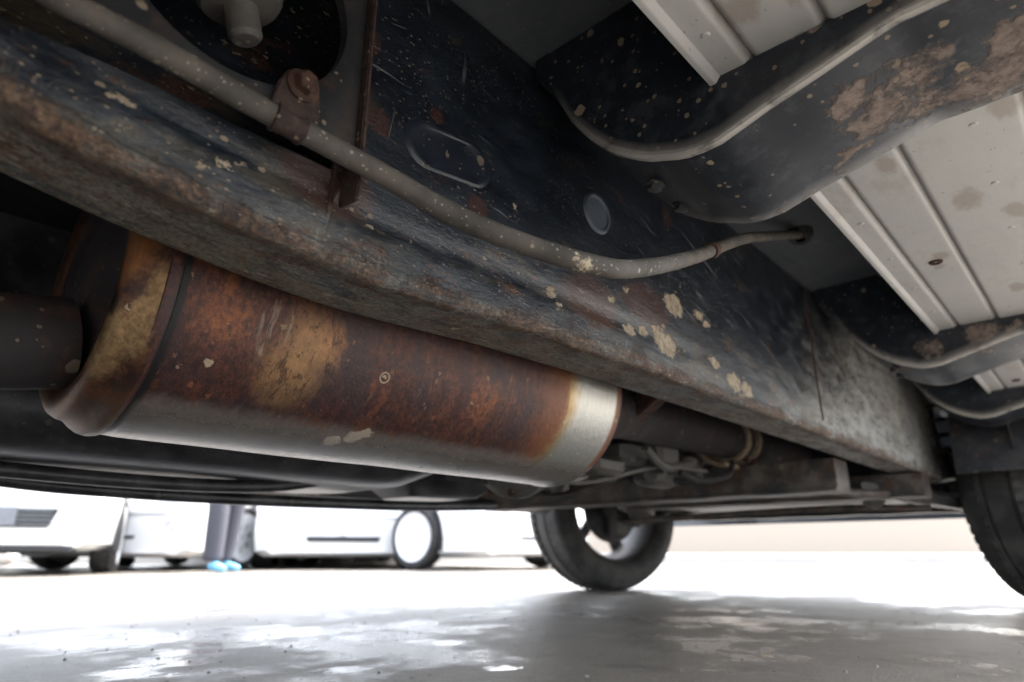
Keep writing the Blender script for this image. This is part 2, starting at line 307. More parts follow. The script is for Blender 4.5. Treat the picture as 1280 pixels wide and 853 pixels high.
def mat_ground():
    s = NT('wet_asphalt'); X, Y, Z = s.xyz()
    n1 = s.noise(.9, 5, .6); n2 = s.noise(7, 6, .65); n3 = s.noise(90, 4, .7); g = s.noise(330, 3, .8)
    v = s.n('ShaderNodeTexVoronoi'); s.L(s.obj, v.inputs['Vector']); v.inputs['Scale'].default_value = 210
    sep = s.n('ShaderNodeSeparateColor'); s.L(v.outputs['Color'], sep.inputs[0])
    col = s.mix(n1, (.155, .136, .115), (.24, .215, .185))
    col = s.mix(s.math('MULTIPLY', s.step(n2, .48, .66), .4), col, (.095, .086, .075))
    col = s.mix(s.math('MULTIPLY', s.step(sep.outputs[0], .45, 1.), .22), col, (.30, .28, .255))      # aggregate
    col = s.mix(s.math('MULTIPLY', s.step(sep.outputs[1], .6, 1.), .22), col, (.05, .047, .043))
    rg = s.noise(5, 6, .72, s.sc((1, .8, 1)))
    damp = s.step(s.math('ADD', s.noise(2.1, 5, .65), s.math('MULTIPLY', s.math('SUBTRACT', rg, .5), .55)), .47, .62)
    pts = [(-1.029, .917, .05), (-1.06, .90, .04), (-.734, .791, .03), (-1.171, .465, .08), (-1.25, .54, .08), (-1.1, .40, .06), (-1.3, .62, .07), (-.731, 1.644, .06), (-.78, 1.68, .06), (-.83, 1.76, .05), (-.66, 1.58, .05),
           (-1.187, 1.576, .07), (-1.1, 1.56, .06), (-.235, 1.869, .08), (-.17, 1.88, .07), (-1.5, .5, .14), (-1.45, .8, .12), (-1.35, .72, .07), (-1.2, .85, .05), (-.9, .62, .04), (-1.3, 1.1, .07), (-.2, 1.3, .04)]
    bl = s.ell([(x, y, 0, r*2.1, 1.) for x, y, r in pts])
    rs = s.noise(11, 6, .75, s.vm('MULTIPLY', s.warp(s.obj, 3, .1), (1.5, .55, 1)))
    wet = s.step(s.math('ADD', bl, s.math('MULTIPLY', s.math('SUBTRACT', rs, .5), 3.4)), .48, .95)
    wet = s.math('MAXIMUM', wet, s.math('MULTIPLY', s.step(s.noise(3.2, 5, .7), .58, .72), .6))
    # thin dark traces of old crack filler
    dk = s.math('MAXIMUM', s.math('MULTIPLY', damp, .45), s.math('MULTIPLY', wet, .65))
    col = s.mix(dk, col, (.038, .035, .031))
    tn = s.blobs([(-.487, 1.175, 0, .012)], None, 30, .01, .3)
    col = s.mix(tn, col, (.45, .35, .22))
    wv = s.math('MULTIPLY', s.step(g, .62, .45), wet)
    ro = s.mixf(wv, s.mixf(damp, .50, .22), .12)
    h = s.math('MULTIPLY', s.math('ADD', s.math('ADD', n3, s.math('MULTIPLY', g, .5)), s.math('MULTIPLY', v.outputs['Distance'], -.8)), s.mixf(wet, 1., .12))
    return s.out(col, ro, 0., s.math('ADD', h, s.math('MULTIPLY', n2, .6)), .35, .0035)

def simple(name, col, rough=.5, metal=0., var=.25, scale=20, coat=None):
    s = NT(name); nz = s.noise(scale, 6, .6)
    c = s.mix(nz, tuple(x*(1-var) for x in col), tuple(min(1, x*(1+var)) for x in col))
    return s.out(c, s.mixf(nz, rough*.8, min(1, rough*1.25)), metal, nz, .12, .002, coat)

def mat_tyre():
    s = NT('tyre_rubber'); n1 = s.noise(12, 6, .6); n2 = s.noise(90, 5, .7)
    col = s.mix(s.step(n1, .4, .7), (.018, .018, .019), (.055, .053, .05))
    return s.out(col, s.mixf(n1, .6, .85), 0., n2, .3, .002)

def mat_brickfar():
    s = NT('pale_brick'); b = s.n('ShaderNodeTexBrick'); s.L(s.vm('MULTIPLY', s.obj, (1, 1, 1)), b.inputs['Vector'])
    b.inputs['Color1'].default_value = (.44, .30, .22, 1); b.inputs['Color2'].default_value = (.36, .24, .17, 1); b.inputs['Mortar'].default_value = (.42, .36, .30, 1)
    b.inputs['Scale'].default_value = 2
    return s.out(b.outputs[0], .85, 0., s.noise(20), .2, .004)

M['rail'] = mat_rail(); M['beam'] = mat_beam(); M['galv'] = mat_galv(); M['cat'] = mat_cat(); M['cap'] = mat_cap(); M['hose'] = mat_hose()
M['rust'] = mat_rust(); M['rusty_bolt'] = mat_rust('rusty_bolt', (.022, .011, .009), (.075, .034, .022))
M['plate'] = mat_dark('grey_bracket_paint', (.008, .009, .011), .18, .6, .25)
M['pan'] = mat_dark('underfloor_coating', (.045, .052, .060), .4, .7, 0., (.14, .145, .145), .15)
M['cover_paint'] = mat_dark('blue_black_cover', (.007, .010, .017), .2, .4, 0., (.05, .065, .085), .3)
M['plug_paint'] = mat_dark('blue_grey_plug', (.05, .062, .08), .4, .45, 0., (.11, .13, .15), .3)
M['dark'] = mat_dark('dark_underbody', (.010, .012, .016), .3, .5, .25)
M['tank'] = mat_dark('black_tank', (.010, .011, .014), .55, .34, 0., (.13, .13, .135), .2, .12)
M['sub'] = mat_dark('rusty_subframe', (.018, .018, .019), .6, .55, .7, (.20, .175, .145), .4, .7)
M['pipe'] = mat_dark('exhaust_pipe', (.008, .006, .007), .10, .75, .3, (.06, .05, .045), .3, .3)
M['alloy'] = mat_dark('dirty_cast_alloy', (.060, .060, .058), .5, .6, .25, (.18, .165, .145), .4, .8)
M['rubber'] = mat_dark('dusty_rubber', (.012, .012, .013), .4, .8, 0., (.08, .075, .07), .3)
M['tan'] = mat_rust('tan_dusty_clamp', (.16, .12, .08), (.36, .29, .2))
M['tyre'] = mat_tyre()
M['rim'] = simple('alloy_rim', (.55, .56, .57), .3, .7)
M['dustyrim'] = simple('dusty_rim', (.13, .125, .12), .55, .4, .3, 30)
M['ground'] = mat_ground()
M['truckpaint'] = simple('silver_blue_paint', (.12, .15, .2), .3, .2, .08, 4, 1.)
M['white'] = simple('white_paint', (.78, .79, .8), .3, 0., .03, 3, 1.)
M['cover'] = simple('pale_wheel_cover', (.72, .73, .75), .35, 0., .06, 6)
M['glass'] = simple('dark_glass', (.03, .035, .04), .06, 0., .1, 5)
M['black'] = simple('black_plastic', (.025, .026, .028), .6)
M['grey'] = simple('grey_plastic', (.16, .17, .18), .5)
M['lamp'] = simple('headlight_lens', (.65, .67, .7), .12, .3)
M['platew'] = simple('number_plate', (.17, .18, .20), .4)
M['stone'] = simple('pale_stone', (.55, .53, .5), .85, 0., .25, 9)
M['kerb'] = simple('kerb_concrete', (.42, .41, .39), .85, 0., .2, 6)
M['grit'] = simple('grit_stone', (.20, .185, .165), .9, 0., .5, 40)
M['denim'] = simple('grey_denim', (.055, .055, .07), .9, 0., .35, 60)
M['bluecloth'] = simple('light_blue_shoe', (.16, .42, .62), .6, 0., .15, 20)
M['jacket'] = simple('dark_jacket', (.04, .045, .055), .85, 0., .3, 20)
M['skin'] = simple('skin', (.42, .25, .18), .5, 0., .1, 20)
M['hair'] = simple('black_hair', (.015, .013, .012), .6, 0., .3, 80)
M['brick'] = mat_brickfar()
M['leaf'] = simple('hedge_leaf', (.05, .085, .03), .7, 0., .5, 8)
M['amber'] = simple('amber_lens', (.6, .25, .05), .2)
M['jeans'] = simple('jeans_cloth', (.05, .06, .09), .9)

# ------------------------------------------------------------------ mesh helpers
ROOT = {}
def link(name, me, mat, parent=None, smooth=True, label=None):
    me.materials.append(M[mat] if isinstance(mat, str) else mat)
    o = bpy.data.objects.new(name, me); C.objects.link(o)
    if smooth:
        for p in me.polygons: p.use_smooth = True
        try: me.set_sharp_from_angle(angle=R(38))
        except Exception: pass
    if parent is not None:
        o.parent = parent
        if parent.name in ROOT: o.location = -ROOT[parent.name]
    if label: o['label'] = label
    return o
def root(name, loc, label, cat, group=None, world=False, rz=0.):
    o = bpy.data.objects.new(name, None); C.objects.link(o); o.location = loc; o.rotation_euler.z = rz
    o.empty_display_size = .2; o['label'] = label; o['category'] = cat
    if group: o['group'] = group
    if world: ROOT[o.name] = Vector(loc)
    return o
class MB:
    def __init__(s): s.v = []; s.f = []; s.uv = {}
    def add(s, v, f):
        b = len(s.v); s.v += [tuple(p) for p in v]; s.f += [tuple(i+b for i in q) for q in f]; return b
    def loft(s, rings, closed=True, caps=True):
        n = len(rings[0]); v = [p for r in rings for p in r]; f = []
        for i in range(len(rings)-1):
            for j in range(n if closed else n-1):
                k = (j+1) % n; f.append((i*n+j, i*n+k, (i+1)*n+k, (i+1)*n+j))
        if caps and closed:
            f.append(tuple(reversed(range(n)))); f.append(tuple(range((len(rings)-1)*n, len(rings)*n)))
        return s.add(v, f)
    def box(s, c, d, bev=0.):
        x, y, z = c; a, b, e = d[0]/2, d[1]/2, d[2]/2
        if bev <= 0:
            v = [(x+i*a, y+j*b, z+k*e) for k in (-1, 1) for i, j in ((-1, -1), (1, -1), (1, 1), (-1, 1))]
            return s.add(v, [(3, 2, 1, 0), (4, 5, 6, 7), (0, 1, 5, 4), (1, 2, 6, 5), (2, 3, 7, 6), (3, 0, 4, 7)])
        rings = []
        for zz, q in ((-e, bev), (-e+bev, 0), (e-bev, 0), (e, bev)):
            A, B = a-q, b-q; g = min(bev, A*.8, B*.8)
            rings.append([(x+px, y+py, z+zz) for px, py in ((-A, -B+g), (-A+g, -B), (A-g, -B), (A, -B+g), (A, B-g), (A-g, B), (-A+g, B), (-A, B-g))])
        return s.loft(rings)
    def tube(s, pts, r, n=14, caps=True):
        pts = [Vector(p) for p in pts]; rr = r if isinstance(r, (list, tuple)) else [r]*len(pts)
        rings = []; up = None
        for i, p in enumerate(pts):
            t = (pts[min(i+1, len(pts)-1)]-pts[max(i-1, 0)]).normalized()
            if up is None: up = t.orthogonal().normalized()
            up = (up-t*up.dot(t)).normalized(); sd_ = t.cross(up)
            rings.append([p+(up*math.cos(a)+sd_*math.sin(a))*rr[i] for a in (2*math.pi*k/n for k in range(n))])
        return s.loft(rings, True, caps)
    def lathe(s, prof, o=(0, 0, 0), ax=(0, 1, 0), n=48, caps=False):
        o = Vector(o); ax = Vector(ax).normalized(); u = ax.orthogonal().normalized(); w_ = ax.cross(u)
        return s.loft([[o+ax*a+(u*math.cos(t)+w_*math.sin(t))*r for t in (2*math.pi*k/n for k in range(n))] for a, r in prof], True, caps)
    def prism(s, poly, ax, a, b):
        """closed 2-D outline extruded along one axis"""
        def P(q, c): return (c, q[0], q[1]) if ax == 'x' else (q[0], c, q[1]) if ax == 'y' else (q[0], q[1], c)
        return s.loft([[P(q, a) for q in poly], [P(q, b) for q in poly]])
    def build(s, name, mat, parent=None, smooth=True, label=None, bevel=0., uv=None):
        me = bpy.data.meshes.new(name); me.from_pydata(s.v, [], s.f)
        if uv:
            l = me.uv_layers.new(name='UVMap')
            for p in me.polygons:
                for li in p.loop_indices: l.data[li].uv = uv[me.loops[li].vertex_index]
        bm = bmesh.new(); bm.from_mesh(me)
        if not uv: bmesh.ops.recalc_face_normals(bm, faces=bm.faces)
        if bevel: bmesh.ops.bevel(bm, geom=[e for e in bm.edges if len(e.link_faces) == 2 and e.calc_face_angle(0) > .6], offset=bevel, segments=2, affect='EDGES')
        bm.to_mesh(me); bm.free(); me.update()
        return link(name, me, mat, parent, smooth, label)
def spline(pts, n=12):
    P = [Vector(p) for p in pts]; P = [P[0]*2-P[1]]+P+[P[-1]*2-P[-2]]; out = []
    for i in range(1, len(P)-2):
        for k in range(n):
            t = k/n; a, b, c, d = P[i-1:i+3]
            out.append(.5*((2*b)+(c-a)*t+(2*a-5*b+4*c-d)*t*t+(3*b-a-3*c+d)*t**3))
    return out+[P[-2]]
def interp(x, xs, ys):
    if x <= xs[0]: return ys[0]
    for i in range(len(xs)-1):
        if x <= xs[i+1]: t = (x-xs[i])/(xs[i+1]-xs[i]); return ys[i]+(ys[i+1]-ys[i])*t
    return ys[-1]
def nz(x, y, z, s=1): return mnoise.noise(Vector((x*s, y*s, z*s)))
#@@SETTING
# ------------------------------------------------------------------ ground
def structure(o): o['kind'] = 'structure'; return o
g = MB(); g.add([(-300, -300, 0), (300, -300, 0), (300, 300, 0), (-300, 300, 0)], [(0, 1, 2, 3)])
structure(g.build('ground', 'ground', None, False))
random.seed(11); m = MB()
for k in range(420):
    x, y = random.uniform(-1.9, .1), random.uniform(.35, 2.6); r_ = random.uniform(.0012, .0042)
    p = [(x+r_*math.cos(a)*random.uniform(.7, 1.2), y+r_*math.sin(a)*random.uniform(.7, 1.2), 0) for a in (.3, 1.6, 2.9, 4.2, 5.4)]
    t_ = (x, y, r_*random.uniform(.6, 1.1)); b_ = m.add(p+[t_], [(0, 1, 5), (1, 2, 5), (2, 3, 5), (3, 4, 5), (4, 0, 5)])
gr_ = m.build('grit', 'grit', None, False); gr_['kind'] = 'stuff'; gr_['label'] = 'fine loose grit scattered on the damp asphalt'; gr_['category'] = 'grit'
# view-aligned plan helper for the car park beyond: (across, away) in metres -> world
CA, SA = math.cos(R(42.2)), math.sin(R(42.2))
def plan(c, f, z=0.): return Vector((c*CA-f*SA, c*SA+f*CA, z))

#@@TRUCK
T = root('light_truck', (-.95, 1.2, 0), 'rusty mud-splashed underside of a light truck filling the picture overhead', 'truck', world=True)
XO, XI = -.428, -.523
# --- near frame rail: rounded box section that dips and rises
ys = [-.8, -.5, -.3, -.1, .0, .05, .1, .17, .26, .33, .40, .5, .7, 1.0, 1.4, 2.0, 2.76]
zs = [.60, .53, .48, .438, .420, .410, .402, .394, .387, .386, .389, .395, .399, .401, .402, .402, .402]
def railz(y): return interp(y, ys, zs)
def rail(xo, xi, name, y0, y1, dy, label=None, ztop=.742):
    prof = []; r = .011                                   # (x, z above bottom, V)
    n_side = 60; sgn = 1 if xo > xi else -1
    for k in range(n_side+1): prof.append((xo, None, k/n_side))
    rings = []; uvs = []
    ysl = []; y = y0
    while y < y1: ysl.append(y); y += dy
    ysl.append(y1)
    wdt = abs(xo-xi)
    for y in ysl:
        zb = railz(y); zsm = .5*(railz(y-.04)+railz(y+.04)); zb = .5*zb+.5*zsm
        zt = ztop; zo = .468 if (label and y < .254) else ztop; ring = []
        for k in range(34):                               # outer face, top to bottom
            t = 1-(1-k/33)**1.7 if False else (k/33)**.7; z = zo+(zb+r-zo)*t
            ring.append((xo, y, z, -(z-zb)))
        for k in range(1, 7):
            a = k/6*math.pi/2; ring.append((xo-sgn*r*(1-math.cos(a)), y, zb+r-r*math.sin(a), .004*k/6))
        for k in range(1, 13): ring.append((xo-sgn*(r+(wdt-2*r)*k/12), y, zb, .004+wdt*k/12))
        for k in range(1, 6):
            a = k/5*math.pi/2; ring.append((xi+sgn*r*(1-math.sin(a)), y, zb+r-r*math.cos(a), wdt+.01))
        ring.append((xi, y, zt, wdt+.3))
        R2 = []
        for x, yy, z, v in ring:
            # hammered panel, crusted corner, a long shallow swage low on the outer face
            d = .0012*nz(x, yy*2.2, z*7, 3)+.0007*nz(x, yy, z, 22)
            crust = math.exp(-((v-.004)/.010)**2)*max(0, nz(1, yy, z, 26)+.25)*.0045+math.exp(-((v-.004)/.012)**2)*abs(nz(4, yy, z, 90))*.002
            sw = .0035*math.exp(-((v+.052)/.010)**2)*(1 if yy < .7 else max(0, 1-(yy-.7)/.3))
            dx = (d+crust*.7)*sgn if v < .006 else 0; dx -= sgn*sw if v < 0 else 0
            dz = -crust if v > -.004 and v < wdt else 0
            if v > .01 and v < wdt-.008: dz += .0022*nz(x*2, yy*1.3, 0, 9)+.0008*nz(x, yy, 0, 45)
            R2.append((x+dx, yy, z+dz)); uvs.append((yy, v))
        rings.append(R2)
    m = MB(); m.loft(rings, False)
    n = len(rings[0]); m.f.append(tuple(range(n))); m.f.append(tuple(reversed(range(len(m.v)-n, len(m.v)))))
    return m.build(name, 'rail', T, True, label, uv=uvs)
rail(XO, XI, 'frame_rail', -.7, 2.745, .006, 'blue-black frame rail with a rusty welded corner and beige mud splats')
rail(-1.60, -1.505, 'frame_rail', -.7, 2.6, .08)
# rear part of the near side plate carries the bracket instead
# weld seam and end flange
m = MB(); m.tube([(XO-.001+.001*nz(0, z, 1, 60), 1.46+.006*math.sin(z*9), z) for z in [.432+.3*k/24 for k in range(25)]], [.004+.0018*abs(nz(z, 2, 1, 3)) for z in range(25)], 8)
m.build('weld_seam', 'rust', T, label='rusty vertical weld seam across the rail')
m = MB(); m.prism([(XO-.002, .41), (XO+.004, .415), (XO+.004, .735), (XO-.002, .735)], 'y', 2.735, 2.752); m.build('end_flange', 'rail', T, bevel=.002)
# --- plugs pressed into the side plate
def plug(name, c, ax, hl, rad, h, label):
    """flat round-ended disc lying on the outer face"""
    cy, cz = c; ca, sa = math.cos(ax), math.sin(ax); ol = []
    for k in range(32):
        a = 2*math.pi*k/32; x = math.cos(a)*rad+(hl if math.cos(a) > 0 else -hl); y = math.sin(a)*rad
        ol.append((x, y))
    rings = []
    for s_, hh in ((1.10, .0003), (1.04, h*.5), (1., h), (.88, h), (.82, h*.35), (.4, h*.3), (.02, h*.5)):
        rings.append([(XO+hh, cy+x*s_*ca-y*s_*sa, cz+x*s_*sa+y*s_*ca) for x, y in ol])
    m = MB(); m.loft(rings, True, False); m.build(name, 'cover_paint' if hl > .01 else 'plug_paint', T, label=label)
plug('cover_plate', (.378, .548), R(8), .030, .024, .0022, 'oval blanking plate pressed into the rail')
plug('rubber_plug', (.637, .588), 0, .001, .026, .004, 'round rubber plug in the rail side')
# --- hole bracket, fin, bolt, clamp
hc = (.147, .588); hr = .092; m = MB(); PX = -.407
outer = []
N = 64
def on_rect(a):
    dx, dy = math.cos(a), math.sin(a); t = 9
    for lim, d in ((.255-hc[0], dx), (-.35-hc[0], dx), (.742-hc[1], dy), (.474-hc[1], dy)):
        if abs(d) > 1e-6 and lim/d > 0: t = min(t, lim/d)
    return (hc[0]+dx*t, hc[1]+dy*t)
ang = [2*math.pi*k/N for k in range(N)]
ri = [(hc[0]+hr*math.cos(a), hc[1]+hr*math.sin(a)) for a in ang]; rm = [(hc[0]+(hr+.004)*math.cos(a), hc[1]+(hr+.004)*math.sin(a)) for a in ang]; ro_ = [on_rect(a) for a in ang]
m.loft([[(PX-.012, *p) for p in ri], [(PX-.002, *p) for p in ri], [(PX, *p) for p in rm], [(PX, *p) for p in ro_], [(PX-.003, *p) for p in ro_], [(PX-.012, *p) for p in rm]], True, False)
m.build('hole_bracket', 'plate', T, label='grey bracket plate with a large round hole')
m = MB(); m.prism([(XO+.001, .436), (-.402, .434), (-.3995, .442), (-.398, .60), (-.397, .742), (XO+.001, .742)], 'y', .256, .2605); m.build('bracket_fin', 'rust', T, bevel=.0012, label='upright fin with a rusty worn edge')
m = MB()
for sy, rz_ in ((.156, .020), ): m.lathe([(0, .0), (0, .010), (.004, .0135), (.028, .0135), (.030, .03), (.036, .034), (.05, .034), (.05, 0)], (-.450, .172, .563), (0, -.28, 1), 28)
m.build('bump_stop', 'alloy', T, label='grey stub with a rounded end inside the hole')
m = MB(); m.box((-.52, .1, .62), (.14, .5, .23)); m.v = [(x, y, z) for x, y, z in m.v]
# bolt on a rusty tab
m = MB(); bc = Vector((-.402, .201, .509))
m.lathe([(0, 0), (0, .0135), (.002, .0135), (.003, .012), (.003, 0)], bc, (1, 0, 0), 24)
m.lathe([(.003, .0092), (.010, .0092), (.0115, .0078), (.0115, 0)], bc, (1, 0, 0), 6)
m.build('bolt', 'rusty_bolt', T, label='rusty hexagonal bolt head')
m = MB(); m.prism([(.178, .482), (.183, .505), (.189, .519), (.201, .524), (.212, .519), (.217, .508), (.219, .465), (.19, .462)], 'x', -.4062, -.4022); m.build('clamp_tab', 'rust', T, bevel=.001)
hp = [(-.43, -.62, .60), (-.425, -.30, .56), (-.41, -.03, .488), (-.398, .020, .478), (-.395, .044, .471), (-.394, .099, .470), (-.393, .183, .464), (-.381, .267, .452), (-.362, .320, .434), (-.334, .368, .417), (-.295, .426, .402), (-.284, .487, .415), (-.303, .649, .490), (-.328, .86, .60), (-.336, 1.034, .675), (-.346, 1.264, .77)]
hs = spline(hp, 14)
m = MB(); m.tube(hs, [(.0078+.0014*min(1, max(0, i-28)/80)-.0010*min(1, max(0, i-130)/40))+.0003*nz(i, 0, 0, .31) for i in range(len(hs))], 20); m.build('hose', 'hose', T, label='long grey dust-covered hose sweeping across the rail')
i0 = 6*14+1
m = MB(); cl = hs[i0-2:i0+3]; m.tube([cl[0], cl[0].lerp(cl[1], .15), cl[0].lerp(cl[1], .4), cl[1], cl[2], cl[3], cl[3].lerp(cl[4], .6), cl[3].lerp(cl[4], .85), cl[4]], [.0094, .0110, .0112, .0098, .0097, .0098, .0112, .0110, .0094], 22)
m.build('hose_clamp', 'rust', T, label='rusty clamp band around the hose')
i1 = 12*14+4
m = MB(); m.tube(hs[i1:i1+2], [.0105, .0105], 18); m.build('hose_ring', 'rusty_bolt', T, label='thin rusty ring near the far end of the hose')

k_ = min(range(len(hs)), key=lambda i: abs(hs[i].z-.744)); m = MB(); m.lathe([(-.012, .009), (-.012, .018), (-.002, .024), (.006, .024), (.006, 0)], hs[k_], (0, .25, 1), 24); m.build('hose_grommet', 'rubber', T)
# --- silver floor with swages
def floor_h(x):
    h = 0.
    for x0 in (-.166, -.10, .015, .08): h += .005*math.exp(-((x-x0)/.0035)**2)
    if x < -.166: h -= .003
    if x < -.197: h -= .006*min(1, (-.197-x)/.004)
    if -.10 < x < .015: h -= .0015
    return .6+h
xs_ = [-.207+.327*k/150 for k in range(151)]; rings = []
for k in range(61):
    y = -.6+3.3*k/60
    rings.append([(-.207, y, .744), (-.207, y, .60)]+[(x, y, floor_h(x)+.001*nz(x, y, 0, 4)) for x in xs_]+[(.12, y, .744)])
m = MB(); m.loft(rings, False); m.build('floor_panel', 'galv', T, label='pale galvanised floor panel with pressed ribs and brown stains')
for (x, y) in ((-.133, 1.139), (-.132, 2.136), (.045, .80)):
    m = MB(); m.lathe([(0, .010), (-.0025, .009), (-.003, .0055), (.006, .005), (.006, 0)], (x, y, .5995), (0, 0, 1), 20); m.build('floor_rivet', 'rusty_bolt', T)
# --- dark underfloor pan above everything
m = MB()
rings = []
for k in range(25):
    y = -.8+4.3*k/24; rings.append([(-1.86, y, .748), (-1.1, y, .748), (-.75, y, .748), (-.43, y, .748), (-.30, y, .75), (-.209, y, .745), (-.209, y, .78), (-1.86, y, .78)])
m.loft(rings); m.build('underfloor_pan', 'pan', T, False)
# --- pressed cross members
bx = [-.424, -.41, -.399, -.385, -.372, -.358, -.345, -.33, -.316, -.302, -.288, -.275, -.261, -.248, -.236, -.222, -.204, -.18, -.157, -.12, -.088, -.06, -.028, .02, .06, .12]
bz = [.74, .715, .695, .664, .636, .615, .597, .580, .566, .556, .547, .540, .535, .530, .527, .526, .527, .534, .541, .550, .558, .5655, .573, .579, .583, .588]
def beam(y0, wdt, label):
    rings = []; uvs = []
    for i in range(len(bx)*3-2):
        t = i/3; a = int(t); x = bx[a]+(bx[min(a+1, len(bx)-1)]-bx[a])*(t-a); zb = interp(x, bx, bz)
        zt = .598 if x > -.203 else .747
        if zb > zt-.03: zb = zt-.03
        sec = [(y0, zt), (y0+.0005, zb+.045), (y0+.001, zb+.020), (y0, zb+.010), (y0-.003, zb+.006), (y0-.0055, zb+.002), (y0-.005, zb-.002), (y0-.001, zb-.0035), (y0+.004, zb-.001), (y0+.008, zb+.003)]
        fa = max(0., min(1., (x+.40)/.10)); L = [fa*q_ for q_ in (0, 0, 0, .4, .9, 1, 1, .8, .3, 0)]; sec = [(y0+(q_[0]-y0)*(fa if q_[0] < y0 else 1), q_[1]) for q_ in sec]
        y1 = y0+wdt
        for q in (.15, .3, .45, .6, .75, .88): sec.append((y0+.008+(wdt-.02)*q, zb+.003-.014*math.sin(q*2.0))); L.append(0)
        sec += [(y1-.008, zb-.011), (y1-.002, zb-.008), (y1, zb-.001), (y1, zt)]; L += [.3, .55, .3, 0]
        rings.append([(x, yy+.0012*nz(x, yy, zz, 14), zz+.0014*nz(x, yy, 1, 18)) for yy, zz in sec])
        uvs += [(x, l) for l in L]
    m = MB(); m.loft(rings, False); n = len(rings[0]); m.f.append(tuple(reversed(range(n)))); m.f.append(tuple(range(len(m.v)-n, len(m.v))))
    m.build('cross_member', 'beam', T, True, label, uv=uvs)
beam(.512, .16, 'nearest black cross member with brown mud along its underside')
beam(1.52, .16, 'middle black cross member with patches of brown dirt')
beam(2.23, .13, 'farthest black cross member, close to the near front wheel')
for y0 in (.512, 1.52):
    for dx, dy in ((-.300, .05), (-.300, .11)):
        m = MB(); m.lathe([(0, 0), (0, .011), (.002, .011), (.003, .008), (.008, .008), (.009, .006), (.009, 0)], (dx, y0+dy, interp(dx, bx, bz)-.009), (-.25, 0, -1), 6); m.build('beam_bolt', 'dark', T)
for k in range(14):
    for x in (-.183, -.030):
        m = MB(); m.lathe([(0, .0045), (-.0012, .0035), (-.0016, 0)], (x, .30+.155*k, .6+(-.003 if x < -.166 else -.0015)), (0, 0, 1), 12); m.build('spot_weld', 'galv', T)
# --- exhaust canister
cx, cz, CR = -.70, .418, .146
m = MB()
pf = [(.178, .139), (.180, .1475), (.186, .1485), (.190, .1478), (.192, .1445), (.196, .1452)]
pf += [(.196+(.855-.196)*k/40, .1462) for k in range(1, 41)] + [(.862, .1470), (.868, .1478), (.874, .1470), (.876, .140), (.870, .132), (.872, .09), (.90, .06)]
m.lathe([(a, r) for a, r in pf], (cx, 0, cz), (0, 1, 0), 96)
m.v = [(x+.0012*nz(x, y, z, 11), y, z+.0012*nz(y, x, z, 9)) for x, y, z in m.v]
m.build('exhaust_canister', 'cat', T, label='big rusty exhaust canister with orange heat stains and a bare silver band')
m = MB(); pf = [(.1885, .1462), (.185, .1492), (.181, .1488), (.176, .1455), (.171, .1405), (.166, .1375), (.161, .1362), (.156, .133), (.152, .126), (.1515, .118), (.155, .108), (.157, .104)]
m.lathe(pf, (cx, 0, cz), (0, 1, 0), 96)
m.v = [(x+.006*nz(x, y*1.5, z, 8), y, z+.003*nz(z, x, y, 8)) for x, y, z in m.v]
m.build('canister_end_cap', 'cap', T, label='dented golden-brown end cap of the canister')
m = MB(); m.lathe([(.1565, .105), (.160, .10), (.162, .07), (.155, .05), (.155, 0)], (cx, 0, cz), (0, 1, 0), 48); m.build('end_plate', 'pipe', T)
m = MB(); m.tube(spline([(-.70, .15, .352), (-.70, .10, .342), (-.705, .04, .337), (-.71, -.05, .335), (-.72, -.25, .35), (-.73, -.6, .36)], 6), .043, 28); m.build('exhaust_pipe', 'pipe', T, label='dark exhaust pipe entering the canister')
m = MB(); m.tube(spline([(-.70, .87, .42), (-.70, .98, .42), (-.72, 1.12, .44), (-.75, 1.26, .452), (-.77, 1.5, .462), (-.77, 1.72, .466), (-.78, 2.3, .47)], 8), [.062]*1+[.058]*5+[.055]*(6*8+1-6), 28); m.build('exhaust_pipe', 'pipe', T, label='dark exhaust pipe leading forward from the canister')
m = MB(); m.tube([(-.77, 1.74, .466), (-.77, 1.762, .466), (-.77, 1.766, .466)], [.063, .063, .058], 28); m.tube([(-.77, 1.81, .468), (-.77, 1.835, .468)], [.066, .063], 28); m.build('pipe_clamp', 'tan', T, label='tan dusty clamp around the forward exhaust pipe')
m = MB(); rg_ = []
for k in range(19):
    a = R(150+125*k/18); rw = .069+.004*nz(k, 0, 3, .7); rg_.append([(-.77+rw*math.cos(a), yy, .465+rw*math.sin(a)) for yy in (1.70, 1.79)]+[(-.77+(rw+.010)*math.cos(a), yy, .465+(rw+.010)*math.sin(a)) for yy in (1.79+.008*nz(k, 2, 1, .9), 1.70)])
m.loft(rg_); m.build('clamp_cradle', 'tan', T, label='dusty torn cradle under the forward exhaust pipe')
for dy in (1.72, 1.77):
    m = MB(); m.lathe([(0, 0), (0, .009), (.012, .009), (.014, 0)], (-.715, dy, .405), (.6, 0, -.8), 6); m.build('clamp_nut', 'rusty_bolt', T)
m = MB(); m.prism([(-.705, .405), (-.69, .40), (-.600, .455), (-.60, .50), (-.63, .50)], 'y', 1.09, 1.13); m.build('hanger_strap', 'rusty_bolt', T, bevel=.003, label='orange rusty hanger strap beside the canister')
for q in [(-.56, .60)]: pass
# heat shield / grey bracket left of canister
m = MB(); m.prism([(-.86, .45), (-.80, .43), (-.74, .52), (-.72, .62), (-.76, .64), (-.84, .55)], 'y', .0, .008); m.build('pipe_bracket', 'plate', T, bevel=.002)

